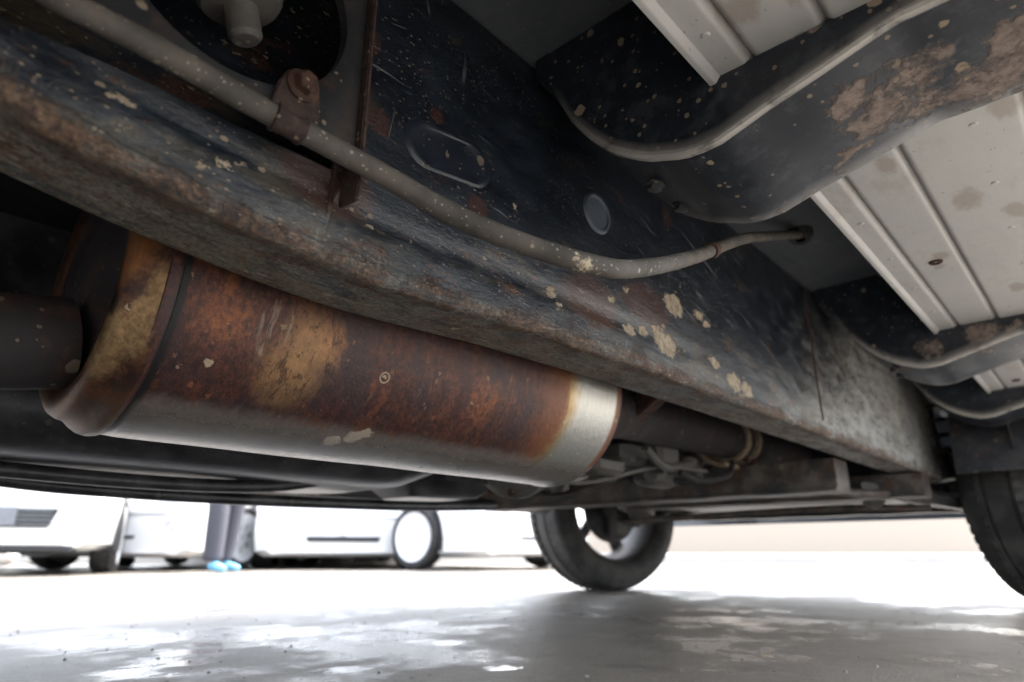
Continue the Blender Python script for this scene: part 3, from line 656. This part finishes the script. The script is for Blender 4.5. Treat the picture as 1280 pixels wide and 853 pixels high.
# --- black tank with flanged seam and skid ribs on its underside
def rr(x0, x1, y0, y1, rad, z, n=6):
    out = []
    for cx_, cy_, a0 in ((x1-rad, y1-rad, 0), (x0+rad, y1-rad, 90), (x0+rad, y0+rad, 180), (x1-rad, y0+rad, 270)):
        for k in range(n+1): a = R(a0+90*k/n); out.append((cx_+rad*math.cos(a), cy_+rad*math.sin(a), z))
    return out
m = MB(); m.loft([rr(-1.47, -1.03, -.45, .95, .10, .60), rr(-1.48, -1.02, -.46, .96, .10, .40), rr(-1.48, -1.02, -.46, .96, .10, .345), rr(-1.47, -1.03, -.45, .95, .10, .325), rr(-1.43, -1.07, -.40, .90, .10, .300), rr(-1.40, -1.10, -.36, .86, .10, .293)])
m.build('fuel_tank', 'tank', T, label='smooth black tank beyond the canister')
m = MB(); m.loft([rr(-1.51, -.99, -.49, .99, .12, .405), rr(-1.51, -.99, -.49, .99, .12, .399)]); m.build('tank_flange', 'tank', T, False)
m = MB(); m.tube(spline([(-1.31, .16, .285), (-1.30, .24, .274), (-1.30, .36, .268), (-1.30, .6, .266), (-1.30, .9, .270), (-1.29, 1.10, .275), (-1.26, 1.32, .285)], 6), .012, 10); m.build('skid_bar', 'tank', T)
m = MB(); m.tube(spline([(-1.20, -.3, .29), (-1.2, .1, .283), (-1.2, .4, .277), (-1.2, .62, .285), (-1.19, .75, .31), (-1.16, .85, .35), (-1.12, .95, .38)], 6), .012, 10); m.build('tank_strap', 'tank', T)
m = MB(); m.prism([(-1.86, .33), (-1.80, .318), (-1.77, .33), (-1.76, .45), (-1.78, .748), (-1.86, .748)], 'y', -.8, 2.2); m.build('sill', 'dark', T, bevel=.006, label='far sill of the truck')
m = MB(); m.box((-1.30, 1.12, .38), (.3, .22, .17), .03); m.build('canister_box', 'tank', T)
#@@FRONT
# --- gearbox, mount and subframe at the front
def ribbed(name, y0, y1, c, r0, r1, mat, n=9, label=None):
    m = MB(); pf = [(0, .01)]
    for k in range(n):
        t = k/(n-1); r = r0+(r1-r0)*t; y = (y1-y0)*t; pf += [(y, r), (y+(y1-y0)/n*.35, r), (y+(y1-y0)/n*.4, r*.9), (y+(y1-y0)/n*.8, r*.9)]
    pf.append((y1-y0, .01)); m.lathe(pf, (c[0], y0, c[1]), (0, 1, 0), 28)
    m.build(name, mat, T, label=label)
ribbed('gearbox', 1.15, 1.95, (-1.02, .52), .11, .17, 'alloy', 9, 'dirty cast gearbox behind the canister')
m = MB(); m.box((-1.0, 1.55, .40), (.30, .42, .06), .015); m.build('sump_pan', 'alloy', T)
for k in range(5):
    m = MB(); m.lathe([(0, 0), (0, .012), (.010, .012), (.012, 0)], (-.86+.0*k, 1.38+.09*k, .385), (0, 0, -1), 6); m.build('sump_bolt', 'alloy', T)
m = MB(); m.tube(spline([(-.85, 1.05, .34), (-.88, 1.15, .32), (-.93, 1.3, .345), (-.92, 1.42, .40)], 8), .009, 8); m.build('cable', 'alloy', T)
m = MB(); m.tube(spline([(-1.25, 1.15, .35), (-1.2, 1.25, .305), (-1.05, 1.34, .300), (-.93, 1.38, .335), (-.9, 1.42, .38)], 8), .011, 10); m.build('return_pipe', 'sub', T, label='rusty curved pipe under the gearbox')
m = MB(); m.tube(spline([(-.82, 1.55, .36), (-.80, 1.62, .345), (-.76, 1.70, .36), (-.76, 1.74, .40)], 8), .008, 8); m.build('cable', 'rubber', T)
for c, r in (((-.95, 1.35, .365), .030), ((-.88, 1.52, .375), .034), ((-1.06, 1.30, .34), .026), ((-.83, 1.62, .39), .022), ((-1.12, 1.42, .345), .03), ((-1.0, 1.22, .36), .03)):
    m = MB(); m.lathe([(-.02, 0), (-.02, r*.7), (-.014, r), (.012, r), (.016, r*.5), (.04, r*.5), (.04, 0)], c, (random.uniform(-.5, .5), -1, random.uniform(-.4, .4)), 14); m.build('bush', 'alloy', T)
for c, d in (((-1.05, 1.24, .345), (.10, .10, .05)), ((-.90, 1.30, .36), (.08, .12, .045)), ((-.93, 1.62, .36), (.07, .14, .05)), ((-1.2, 1.45, .36), (.16, .2, .06)), ((-.84, 1.5, .41), (.05, .10, .08))):
    m = MB(); m.box(c, d, .012); m.v = [(x+.006*nz(x, y, z, 20), y+.006*nz(y, z, x, 20), z+.006*nz(z, x, y, 20)) for x, y, z in m.v]; m.build('casting_lug', 'alloy', T, True)
m = MB(); m.lathe([(0, 0), (0, .10), (.012, .115), (.03, .115), (.036, .09), (.10, .075), (.16, .06), (.2, .03), (.2, 0)], (-.93, 1.02, .385), (-.05, 1, .03), 30); m.build('gearbox_tail', 'alloy', T)
for k in range(8):
    a = 2*math.pi*k/8; m = MB(); m.lathe([(0, 0), (0, .009), (.009, .009), (.011, 0)], (-.93+.102*math.cos(a), 1.03, .385+.102*math.sin(a)), (0, -1, 0), 6); m.build('flange_bolt', 'rusty_bolt', T)
for k, (p0, p1, r_) in enumerate((((-1.25, 1.1, .40), (-.84, 1.5, .36), .007), ((-.98, 1.12, .33), (-.80, 1.66, .372), .006), ((-1.3, 1.3, .34), (-.86, 1.7, .35), .009), ((-.80, 1.35, .40), (-.86, 1.75, .36), .010))):
    q0, q1 = Vector(p0), Vector(p1); m = MB(); m.tube(spline([q0, q0.lerp(q1, .3)+Vector((0, 0, -.02)), q0.lerp(q1, .65)+Vector((.02, 0, .012)), q1], 7), r_, 9); m.build('cable', ('rubber', 'alloy')[k % 2], T)
# channel-section front cross member with lower flange
def channel(name, y, x0, x1, zb, h, w_, mat, label=None, skew=0.):
    rings = []
    for k in range(21):
        t = k/20; x = x0+(x1-x0)*t; yy = y+skew*t; b = zb+.004*nz(x, 1, 1, 8)
        rings.append([(x, yy-w_/2-.012, b), (x, yy-w_/2-.012, b+.007), (x, yy-w_/2, b+.010), (x, yy-w_/2, b+h), (x, yy+w_/2, b+h), (x, yy+w_/2, b)])
    m = MB(); m.loft(rings); return m.build(name, mat, T, label=label)
channel('front_cross_member', 1.90, -1.80, -.53, .316, .085, .11, 'sub', 'rusty channel cross member under the gearbox')
channel('steering_cross_member', 2.35, -1.50, -.42, .325, .07, .09, 'sub')
channel('radiator_support', 3.05, -1.7, -.2, .31, .25, .06, 'dark')
m = MB(); m.box((-1.0, 2.75, .52), (.9, .55, .36), .05); m.build('engine_block', 'dark', T)
m = MB(); m.box((-1.0, 2.45, .40), (.5, .3, .08), .02); m.build('oil_pan', 'dark', T)
def rod(name, pts, r, mat, label=None, n=10):
    m = MB(); p = spline(pts, 6); m.tube(p, r, n); return m.build(name, mat, T, label=label)
rod('tie_rod', [(-1.62, 2.52, .29), (-1.3, 2.5, .30), (-.75, 2.48, .31), (-.45, 2.52, .30)], .012, 'sub')
rod('stabiliser_bar', [(-1.60, 2.62, .33), (-1.45, 2.25, .335), (-1.30, 2.12, .335), (-.70, 2.12, .335), (-.55, 2.25, .335), (-.42, 2.62, .34)], .014, 'sub')
def arm(sx):
    cx_ = -1.0
    P = lambda dx, y, z: (cx_+sx*dx, y, z)
    m = MB(); m.loft([[P(.42, 2.25, .345), P(.42, 2.33, .345), P(.42, 2.33, .375), P(.42, 2.25, .375)], [P(.55, 2.45, .315), P(.50, 2.58, .315), P(.50, 2.58, .35), P(.55, 2.45, .35)], [P(.68, 2.64, .285), P(.68, 2.72, .285), P(.68, 2.72, .315), P(.68, 2.64, .315)]])
    m.loft([[P(.40, 2.85, .345), P(.40, 2.95, .345), P(.40, 2.95, .375), P(.40, 2.85, .375)], [P(.68, 2.66, .283), P(.68, 2.74, .283), P(.68, 2.74, .317), P(.68, 2.66, .317)]])
    m.build('control_arm', 'sub', T, bevel=.004)
    m = MB(); m.lathe([(-.035, 0), (-.035, .02), (-.01, .032), (.03, .028), (.05, .012), (.05, 0)], P(.66, 2.69, .31), (0, 0, 1), 20); m.build('ball_joint', 'alloy', T)
    m = MB(); m.tube([P(.58, 2.69, .40), P(.55, 2.69, .60), P(.54, 2.69, .745)], [.03, .028, .03], 16); m.build('damper', 'dark', T)
    pts = [P(.57+.0*k, 2.69, .42)+tuple() for k in range(1)]
    sp = [(cx_+sx*(.565-.00*k)+.062*math.cos(k*.5), 2.69+.062*math.sin(k*.5), .45+.0042*k) for k in range(70)]
    m = MB(); m.tube(sp, .007, 7); m.build('coil_spring', 'sub', T)
    m = MB(); m.tube([P(.15, 2.69, .40), P(.42, 2.69, .36), P(.62, 2.69, .335)], .016, 12); m.build('drive_shaft', 'dark', T)
    m = MB(); m.lathe([(0, .02), (.01, .045), (.02, .032), (.035, .043), (.045, .030), (.06, .040), (.07, .027), (.085, .036), (.1, .018)], P(.60, 2.69, .34), (-sx, 0, .1), 20); m.build('rubber_boot', 'rubber', T)
arm(-1); arm(1)
# rusty outrigger arm from the end of the near rail
m = MB(); m.loft([[(-.43, 2.70, .404), (-.43, 2.78, .404), (-.43, 2.78, .46), (-.43, 2.70, .46)], [(-.33, 2.62, .415), (-.33, 2.72, .415), (-.33, 2.72, .50), (-.33, 2.62, .50)], [(-.19, 2.36, .442), (-.19, 2.45, .442), (-.19, 2.45, .56), (-.19, 2.36, .56)]])
m.build('outrigger', 'sub', T, bevel=.006, label='rusty arm reaching outwards from the end of the near rail')
rod('brake_line', [(-.46, 2.60, .36), (-.40, 2.62, .345), (-.33, 2.66, .35), (-.28, 2.66, .37)], .007, 'alloy')
m = MB(); m.lathe([(-.03, 0), (-.03, .022), (0, .034), (.03, .022), (.03, 0)], (-.60, 2.45, .335), (1, 0, .1), 16); m.build('bush', 'alloy', T)
m = MB(); m.box((-.02, 2.9, .56), (.22, 1.0, .34), .03); 
# inner wings close the wheel wells
for sx in (-1, 1):
    c0 = -.87+sx*.97; rings = []
    for k in range(17):
        a = R(14+162*k/16); yc = 2.80 if sx > 0 else 2.69; yy = yc+.42*math.cos(a); zz = .36+.42*math.sin(a)
        rings.append([(c0-sx*.44, yy, zz), (c0, yy, zz), (c0, yc+.44*math.cos(a), .36+.44*math.sin(a)), (c0-sx*.44, yc+.44*math.cos(a), .36+.44*math.sin(a))])
    m = MB(); m.loft(rings); m.build('wheel_arch_liner', 'dark', T)

#@@WHEEL
def wheel_parts(parent, Rw=.33, wd=.20, rimr=.205, steel=False, M_=Matrix(), tyre_n=64, spokes=5, name=True, brake=True, tread=True):
    """wheel about local X axis (+X = outboard), centre at M_ origin"""
    def put(m): m.v = [tuple(M_ @ Vector(p)) for p in m.v]
    h = wd/2
    pf = [(-h*.72, rimr), (-h*.86, rimr+.012), (-h, rimr+.045), (-h*.98, Rw-.045), (-h*.86, Rw-.014), (-h*.66, Rw-.003), (-.35*h, Rw), (-.33*h, Rw-.008), (-.25*h, Rw-.008), (-.23*h, Rw), (.23*h, Rw), (.25*h, Rw-.008), (.33*h, Rw-.008), (.35*h, Rw), (h*.66, Rw-.003), (h*.86, Rw-.014), (h*.98, Rw-.045), (h, rimr+.045), (h*.86, rimr+.012), (h*.72, rimr)]
    m = MB(); m.lathe(pf, (0, 0, 0), (1, 0, 0), tyre_n)
    if tread:
        for k in range(tyre_n):
            a = 2*math.pi*k/tyre_n
            for s_ in (-1, 1):
                u = Vector((0, math.cos(a), math.sin(a))); v_ = Vector((0, -math.sin(a), math.cos(a))); x0, x1 = s_*h*.40, s_*h*.93
                d = .006; q = [Vector((x0, 0, 0))+u*(Rw+.001), Vector((x1, 0, 0))+u*(Rw-.028)]
                ring = lambda e: [q[0]-v_*.010+u*e, q[1]-v_*.010+u*e, q[1]+v_*.010+u*e, q[0]+v_*.010+u*e]
                m.loft([ring(-.004), ring(.005)])
    put(m); ty = m.build('tyre', 'tyre', parent)
    m = MB(); m.lathe([(-h*.74, rimr+.006), (-h*.80, rimr), (-h*.72, rimr-.008), (-h*.3, rimr-.022), (h*.4, rimr-.022), (h*.72, rimr-.008), (h*.82, rimr), (h*.76, rimr+.006), (h*.3, rimr-.012), (-h*.3, rimr-.012), (-h*.74, rimr+.006)], (0, 0, 0), (1, 0, 0), 48)
    for k in range(spokes):
        a = 2*math.pi*(k+.25)/spokes; u = Vector((0, math.cos(a), math.sin(a))); v_ = Vector((0, -math.sin(a), math.cos(a)))
        def rg(r, w0, x): c = Vector((x, 0, 0))+u*r; return [c-v_*w0+Vector((-.010, 0, 0)), c+v_*w0+Vector((-.010, 0, 0)), c+v_*w0*.8+Vector((.012, 0, 0)), c-v_*w0*.8+Vector((.012, 0, 0))]
        m.loft([rg(.03, .030, h*.42), rg(.09, .024, h*.5), rg(.15, .025, h*.52), rg(rimr-.014, .036, h*.55)])
    m.lathe([(h*.2, 0), (h*.2, .055), (h*.55, .052), (h*.62, .03), (h*.62, 0)], (0, 0, 0), (1, 0, 0), 24)
    put(m); ri_ = m.build('rim', 'rim' if tyre_n < 60 else 'dustyrim', parent)
    return ty, ri_
def axle_wheel(c, yaw, mirror):
    e = bpy.data.objects.new('wheel', None); C.objects.link(e); e.parent = T; e.location = Vector(c)-ROOT[T.name]
    e.rotation_euler.z = yaw; e.empty_display_size = .1
    wheel_parts(e, Rw=.355, wd=.255, rimr=.225, spokes=5)
    m = MB(); m.lathe([(-.055, .05), (-.055, .13), (-.04, .13), (-.04, .05)], (0, 0, 0), (1, 0, 0), 40); m.build('brake_disc', 'alloy', e)
    m = MB(); m.lathe([(-.075, 0), (-.075, .05), (-.06, .150), (-.052, .150), (-.05, 0)], (0, 0, 0), (1, 0, 0), 30); m.build('backing_plate', 'dark', e)
    m = MB(); m.box((-.10, 0, -.03), (.07, .09, .20), .02); m.lathe([(-.15, 0), (-.15, .04), (-.09, .055), (-.06, .055), (-.06, 0)], (0, 0, 0), (1, 0, 0), 20); m.build('knuckle', 'alloy', e)
    m = MB(); m.box((-.045, -.12, .05), (.09, .06, .12), .02); m.build('caliper', 'sub', e)
    return e
STEER = R(-19)
fw = axle_wheel((-1.815, 2.645, .355), R(180)+STEER*1.0, False)
nw = axle_wheel((-.15, 2.80, .355), STEER, True)
fw['label'] = 'far front wheel turned outwards'; nw['label'] = 'near front wheel at the right edge of the picture'
rw1 = axle_wheel((-1.75, -1.5, .33), R(180), False); rw2 = axle_wheel((-.16, -1.5, .33), 0, True)
# --- body shell above: sides with wheel openings, nose, roof
def side(x0, x1, name, zs_=.42):
    pl = [(-2.6, .50), (-2.0, .50)]
    pl += [(-1.5+.42*math.cos(R(a)), .36+.42*math.sin(R(a))) for a in range(160, 19, -14)]
    pl += [(-1.02, .36), (.12, .36), (.26, zs_), (2.26, zs_)]
    pl += [(2.69+.44*math.cos(R(a)), .36+.44*math.sin(R(a))) for a in range(160, 19, -14)]
    pl += [(3.16, .40), (3.42, .38), (3.46, .60), (3.44, .95), (3.0, 1.12), (2.35, 1.75), (2.1, 1.85), (1.0, 1.86), (.9, 1.15), (-2.6, 1.10)]
    m = MB(); m.prism(pl, 'x', x0, x1); m.build(name, 'truckpaint', T, False)
side(-1.90, -1.862, 'body_side'); side(.122, .16, 'body_side', .585)  # unseen near sill shaped for light: low rear darkens, raised front lets light in
m = MB(); m.prism([(3.36, .30), (3.44, .31), (3.48, .45), (3.46, .80), (3.40, .95), (3.02, 1.10), (3.0, 1.0), (3.3, .85)], 'x', -1.86, .12); m.build('front_bumper', 'truckpaint', T, True)
m = MB(); m.box((-.87, 1.55, 1.85), (1.98, 1.1, .04), .01); m.build('roof', 'truckpaint', T)
m = MB(); m.box((-.87, 2.7, 1.08), (1.96, .75, .03), .01); m.build('bonnet', 'truckpaint', T)
m = MB(); m.add([(-1.8, 2.95, 1.12), (.06, 2.95, 1.12), (-.02, 2.12, 1.83), (-1.72, 2.12, 1.83), (-1.8, 2.96, 1.13), (.06, 2.96, 1.13), (-.02, 2.13, 1.84), (-1.72, 2.13, 1.84)], [(0, 1, 2, 3), (7, 6, 5, 4), (0, 4, 5, 1), (1, 5, 6, 2), (2, 6, 7, 3), (3, 7, 4, 0)]); m.build('windscreen', 'glass', T, False)
m = MB(); m.box((-.87, -.85, .80), (1.96, 3.6, .03)); m.build('cargo_bed', 'truckpaint', T, False)
m = MB(); m.box((-.87, 1.0, 1.3), (1.96, .04, 1.0)); m.build('cab_rear_panel', 'truckpaint', T, False)
m = MB(); m.box((-.87, -2.6, .8), (1.96, .04, .6)); m.build('tailgate', 'truckpaint', T, False)
m = MB(); m.tube([(-1.7, -1.5, .34), (-.2, -1.5, .34)], .045, 16); m.build('rear_axle', 'sub', T)

#@@CARS
def car(loc, yaw, label, steer=0., style=0, low=0.):
    """parked car, nose towards local -Y, origin on the ground under its nose"""
    e = root('parked_car', loc, label, 'car', 'white cars parked beyond the truck', rz=yaw)
    W = .86
    st = [  # y, bottom z, half width at sill, half width at shoulder, shoulder z, roof z, roof half width
        (0.00, .22, .62, .62, .56, .60, .50), (0.03, .20, .74, .76, .62, .68, .58), (.12, .185, .82, .84, .66, .74, .66), (.35, .18, .86, .87, .74, .83, .70), (.7, .17, .86, .87, .82, .91, .72), (1.05, .17, .86, .87, .88, .97, .72),
        (1.5, .17, .86, .87, .92, 1.30, .64), (1.8, .17, .86, .87, .93, 1.44, .60), (2.4, .17, .86, .87, .94, 1.48, .60), (3.0, .17, .86, .87, .95, 1.45, .60), (3.6, .18, .86, .87, .96, 1.30, .62), (3.9, .20, .84, .86, .95, 1.08, .64), (4.15, .24, .78, .80, .85, .92, .6)]
    rings = []
    for y, zb, ws, wh, zh, zr, wr in st:
        half = [(ws*.9, zb), (ws, zb+.05), (wh+.01, zb+(zh-zb)*.5), (wh, zh-.03), (wh-.03, zh), (wr+.03, zr-.04), (wr-.06, zr), (wr*.4, zr+.02)]
        half = [(x, z-(low if z < .5 else 0)) for x, z in half]; rings.append([(x, y, z) for x, z in half]+[(-x, y, z) for x, z in reversed(half)])
    m = MB(); m.loft(rings); body = m.build('body', 'white', e)
    # wheel openings read as black half discs standing proud of the flank
    for sy in (.85, 3.35):
        for sx in (-1, 1):
            m = MB(); pr_ = [(sy+.36*math.cos(R(a)), .30+.36*math.sin(R(a))) for a in range(-20, 201, 20)]
            m.prism(pr_, 'x', sx*.70, sx*.882); m.build('wheel_arch', 'black', e, False)
            w_ = bpy.data.objects.new('wheel', None); C.objects.link(w_); w_.parent = e
            out = .80 if not (steer and sy < 1) else .90
            w_.location = (sx*out, sy, .31); w_.rotation_euler.z = (0 if sx > 0 else math.pi)+(steer if sy < 1 else 0)
            wheel_parts(w_, .31, .20, .235, spokes=7, tyre_n=40, tread=False)
            m = MB(); m.lathe([(.055, 0), (.062, .05), (.055, .12), (.075, .19), (.088, .225), (.095, .238), (.08, .24)], (0, 0, 0), (1, 0, 0), 40); m.build('wheel_cover', 'cover', w_)
    for y_ in (1.25, 2.35, 3.05):
        for sx in (-1, 1):
            m = MB(); m.box((sx*.878, y_, .55), (.012, .012, .66)); m.build('door_seam', 'black', e, False)
    m = MB(); m.box((0, -.006, .50), (1.16, .014, .008)); m.build('bumper_seam', 'grey', e, False)
    m = MB(); m.box((0, .16, .19), (1.3, .3, .07), .02); m.build('undertray', 'black', e)
    def onnose(name, x0, x1, z0, z1, mat, d=.02, slope=.0, lab=None):
        m = MB(); m.loft([[(x0+slope, -.004-d, z0), (x1-slope, -.004-d, z0), (x1, -.004-d, z1), (x0, -.004-d, z1)], [(x0+slope, .10, z0), (x1-slope, .10, z0), (x1, .10, z1), (x0, .10, z1)]]); return m.build(name, mat, e, False, lab, bevel=.004)
    if style == 1:
        onnose('lower_grille', -.50, .52, .335, .47, 'black', .008, .05)
        for k in range(4): onnose('grille_bar', -.48, .49, .352+.032*k, .363+.032*k, 'grey', .018)
        onnose('number_plate', -.30, .27, .345, .475, 'platew', .03)
    elif style == 3:
        onnose('lower_grille', -.36, .38, .265, .315, 'black', .012, .02)
        onnose('badge', -.03, .03, .31, .325, 'grey', .02)
    else:
        onnose('lower_grille', -.30, .30, .28, .31, 'black', .01, .02)
    for sx in (-1, 1):
        m = MB(); m.lathe([(0, 0), (0, .04), (.012, .045), (.03, .04)], (sx*.60, .005, .40), (0, -1, 0), 16); m.build('fog_light', 'lamp', e)
        m = MB(); m.loft([[(sx*.46, -.01, .60), (sx*.70, .03, .60), (sx*.72, .05, .68), (sx*.5, .02, .67)], [(sx*.46, .10, .60), (sx*.76, .18, .60), (sx*.76, .20, .72), (sx*.5, .14, .70)]]); m.build('headlight', 'lamp', e)
        m = MB(); m.add([(sx*.885, 1.4, .95), (sx*.885, 3.5, .98), (sx*.66, 3.4, 1.33), (sx*.67, 1.75, 1.36), (sx*.84, 1.4, .95), (sx*.84, 3.5, .98), (sx*.6, 3.4, 1.33), (sx*.6, 1.75, 1.36)], [(0, 1, 2, 3), (7, 6, 5, 4), (0, 4, 5, 1), (1, 5, 6, 2), (2, 6, 7, 3), (3, 7, 4, 0)]); m.build('side_window', 'glass', e, False)
        m = MB(); m.box((sx*.95, 1.35, 1.0), (.16, .08, .11), .02); m.build('door_mirror', 'white', e)
    m = MB(); m.add([(-.66, 1.10, 1.00), (.66, 1.10, 1.00), (.54, 1.72, 1.425), (-.54, 1.72, 1.425), (-.66, 1.16, .97), (.66, 1.16, .97), (.54, 1.78, 1.40), (-.54, 1.78, 1.40)], [(0, 1, 2, 3), (7, 6, 5, 4), (0, 4, 5, 1), (1, 5, 6, 2), (2, 6, 7, 3), (3, 7, 4, 0)]); m.build('windscreen', 'glass', e, False)
    return e
VY = R(42.2)
car(plan(-3.83, 4.75), VY+R(26), 'leftmost white parked car, with a barred lower grille and number plate', 0, 1)
car(plan(-3.72, 6.15), VY+R(2), 'second white parked car from the left, its turned front wheel beside the gap', R(-14), 2, .06)
car(plan(-1.72, 6.9), VY+R(17), 'third white parked car from the left, seen head on with one thin dark slot', 0, 3, .06)
car(plan(.30, 6.85), VY+R(44), 'rightmost white parked car, round wheel on its left and a turned nose', R(10), 2, .06)
# person standing in the car park; one continuous body, clothing as children
def skinned(name, verts, edges, mat, parent, root_i=0, sub=2):
    me = bpy.data.meshes.new(name); me.from_pydata([v[:3] for v in verts], edges, [])
    o = link(name, me, mat, parent, False)
    o.modifiers.new('skin', 'SKIN'); sd_ = o.modifiers.new('sub', 'SUBSURF'); sd_.levels = sub; sd_.render_levels = sub
    for i, v in enumerate(verts): me.skin_vertices[0].data[i].radius = (v[3], v[4] if len(v) > 4 else v[3])
    me.skin_vertices[0].data[root_i].use_root = True
    o.modifiers['skin'].use_smooth_shade = True
    return o
def person(loc, rz):
    e = root('person', loc, 'person in grey jeans and light blue shoes standing between the parked cars', 'person', rz=rz)
    V = [(0, 0, .95, .13, .10), (0, .01, 1.12, .125, .09), (0, .02, 1.32, .15, .10), (0, .02, 1.45, .10, .07), (0, 0, 1.53, .052), (0, -.01, 1.60, .062, .07), (0, -.01, 1.67, .075, .092), (0, 0, 1.73, .06, .075)]
    E = [(0, 1), (1, 2), (2, 3), (3, 4), (4, 5), (5, 6), (6, 7)]
    for sx in (-1, 1):
        b = len(V); st_ = .10*sx
        V += [(sx*.10, .0, .86, .085), (sx*.105, -.01+st_*.3, .50, .060), (sx*.105, .02+st_*.6, .10, .040), (sx*.11, .0+st_*.6, .055, .036), (sx*.12, -.12+st_*.6, .03, .034, .028)]
        E += [(0, b), (b, b+1), (b+1, b+2), (b+2, b+3), (b+3, b+4)]
        a = len(V); V += [(sx*.18, .02, 1.42, .055), (sx*.24, .03, 1.16, .042), (sx*.25, -.05, .93, .030), (sx*.25, -.075, .86, .030, .018), (sx*.25, -.09, .81, .032, .015)]
        E += [(3, a), (a, a+1), (a+1, a+2), (a+2, a+3), (a+3, a+4)]
        for k, ln in enumerate((.062, .072, .068, .052)):
            f = len(V); yy = -.09+(k-1.5)*.018
            V += [(sx*.25, yy, .775, .0085), (sx*.243, yy-.004, .775-ln*.55, .008), (sx*.235, yy-.002, .775-ln, .007)]; E += [(a+4, f), (f, f+1), (f+1, f+2)]
        f = len(V); V += [(sx*.24, -.125, .83, .010), (sx*.235, -.145, .80, .009), (sx*.232, -.15, .775, .008)]; E += [(a+3, f), (f, f+1), (f+1, f+2)]
    body = skinned('body', V, E, 'skin', e)
    J = [(0, 0, .95, .150, .12)]; JE = []
    for sx in (-1, 1):
        b = len(J); q = .10*sx; J += [(sx*.10, 0, .84, .11), (sx*.105, -.01+q*.3, .50, .092), (sx*.105, .02+q*.6, .13, .085), (sx*.105, .02+q*.6, .085, .085)]; JE += [(0, b), (b, b+1), (b+1, b+2), (b+2, b+3)]
    skinned('jeans', J, JE, 'denim', e)
    K = [(0, .01, 1.0, .155, .125), (0, .01, 1.15, .15, .115), (0, .02, 1.32, .175, .12), (0, .02, 1.45, .11, .08)]; KE = [(0, 1), (1, 2), (2, 3)]
    for sx in (-1, 1):
        b = len(K); K += [(sx*.185, .02, 1.41, .068), (sx*.245, .03, 1.16, .056), (sx*.25, -.04, .96, .044)]; KE += [(3, b), (b, b+1), (b+1, b+2)]
    skinned('jacket', K, KE, 'jacket', e)
    for sx in (-1, 1):
        yo = sx*.06
        skinned('shoe', [(sx*.107, .05+yo, .06, .046, .050), (sx*.11, -.03+yo, .05, .046, .044), (sx*.12, -.12+yo, .036, .046, .032), (sx*.122, -.17+yo, .032, .036, .026)], [(0, 1), (1, 2), (2, 3)], 'bluecloth', e)
        m = MB(); m.lathe([(-.012, 0), (-.008, .009), (0, .012), (.008, .009), (.012, 0)], (sx*.030, -.092, 1.665), (1, 0, 0), 10); m.build('eye', 'platew', e)
        m = MB(); m.lathe([(-.006, 0), (-.004, .026), (.006, .022), (.008, 0)], (sx*.080, .005, 1.655), (1, 0, 0), 12); m.build('ear', 'skin', e)
    m = MB(); m.loft([[(-.006, -.098, 1.665), (.006, -.098, 1.665), (.005, -.09, 1.67), (-.005, -.09, 1.67)], [(-.016, -.118, 1.625), (.016, -.118, 1.625), (.014, -.085, 1.618), (-.014, -.085, 1.618)]]); m.build('nose', 'skin', e)
    m = MB(); m.box((0, -.090, 1.59), (.05, .012, .012), .004); m.build('mouth', 'skin', e)
    m = MB(); m.lathe([(0, .088), (.03, .094), (.06, .088), (.09, .06), (.105, .02), (.108, 0)], (0, .008, 1.675), (0, .15, 1), 24); m.build('hair', 'hair', e)
person(plan(-2.56, 6.0), VY+R(62))
# kerb, stones and far wall
m = MB()
for k in range(26):
    c = plan(-9+k*.62, 10.2)
k1 = MB(); rings = []
for c in (-14, -6, 2, 10): 
    rings.append([tuple(plan(c, 10.2, 0)), tuple(plan(c, 10.2, .12)), tuple(plan(c, 10.24, .14)), tuple(plan(c, 12.2, .14)), tuple(plan(c, 12.2, 0))])
k1.loft(rings); structure(k1.build('pavement', 'kerb', None, False))
SG = 'pale stones lying under the parked cars'
def stone(c, f, r, lab):
    bm = bmesh.new(); bmesh.ops.create_icosphere(bm, subdivisions=2, radius=r)
    for v in bm.verts: v.co = v.co*(1+.18*nz(v.co.x+c, v.co.y, v.co.z, 1/r)); v.co.z = v.co.z*.72+r*.6
    me = bpy.data.meshes.new('stone'); bm.to_mesh(me); bm.free(); o = link('stone', me, 'stone'); o.location = plan(c, f)
    o['label'] = lab; o['category'] = 'stone'; o['group'] = SG
for c, f, r, lab in ((-6.85, 9.2, .16, 'pale stand-in for a blurred highlight beneath the leftmost parked car, left one of the pair'), (-6.45, 9.3, .15, 'pale stand-in for a blurred highlight beneath the leftmost parked car, right one of the pair'),  # this pair is added in place of blurred far highlights
    (-5.6, 9.7, .15, 'pale stone seen beneath the second parked car from the left'), (-3.55, 9.9, .13, 'leftmost pale stone seen beneath the third parked car, near the blue shoes'),
    (-2.85, 9.9, .10, 'smallest pale stone seen beneath the middle of the third parked car'), (-2.4, 9.8, .15, 'largest pale stone seen beneath the third parked car'),
    (-1.6, 9.9, .12, 'pale stone just left of the big round wheel cover, beyond the cars')): stone(c, f, r, lab)
wl = root('brick_wall', plan(4.5, 15), 'pale brick wall far beyond the truck, in the bright gap between its wheels', 'wall', rz=VY)
m = MB(); m.box((0, 0, 1.1), (12, .25, 2.2)); m.build('wall_face', 'brick', wl, False)
m = MB(); m.box((0, 0, 2.24), (12.1, .33, .08), .01); m.build('coping', 'kerb', wl, False)
print('polys', sum(len(o.data.polygons) for o in sc.objects if o.type == 'MESH'))
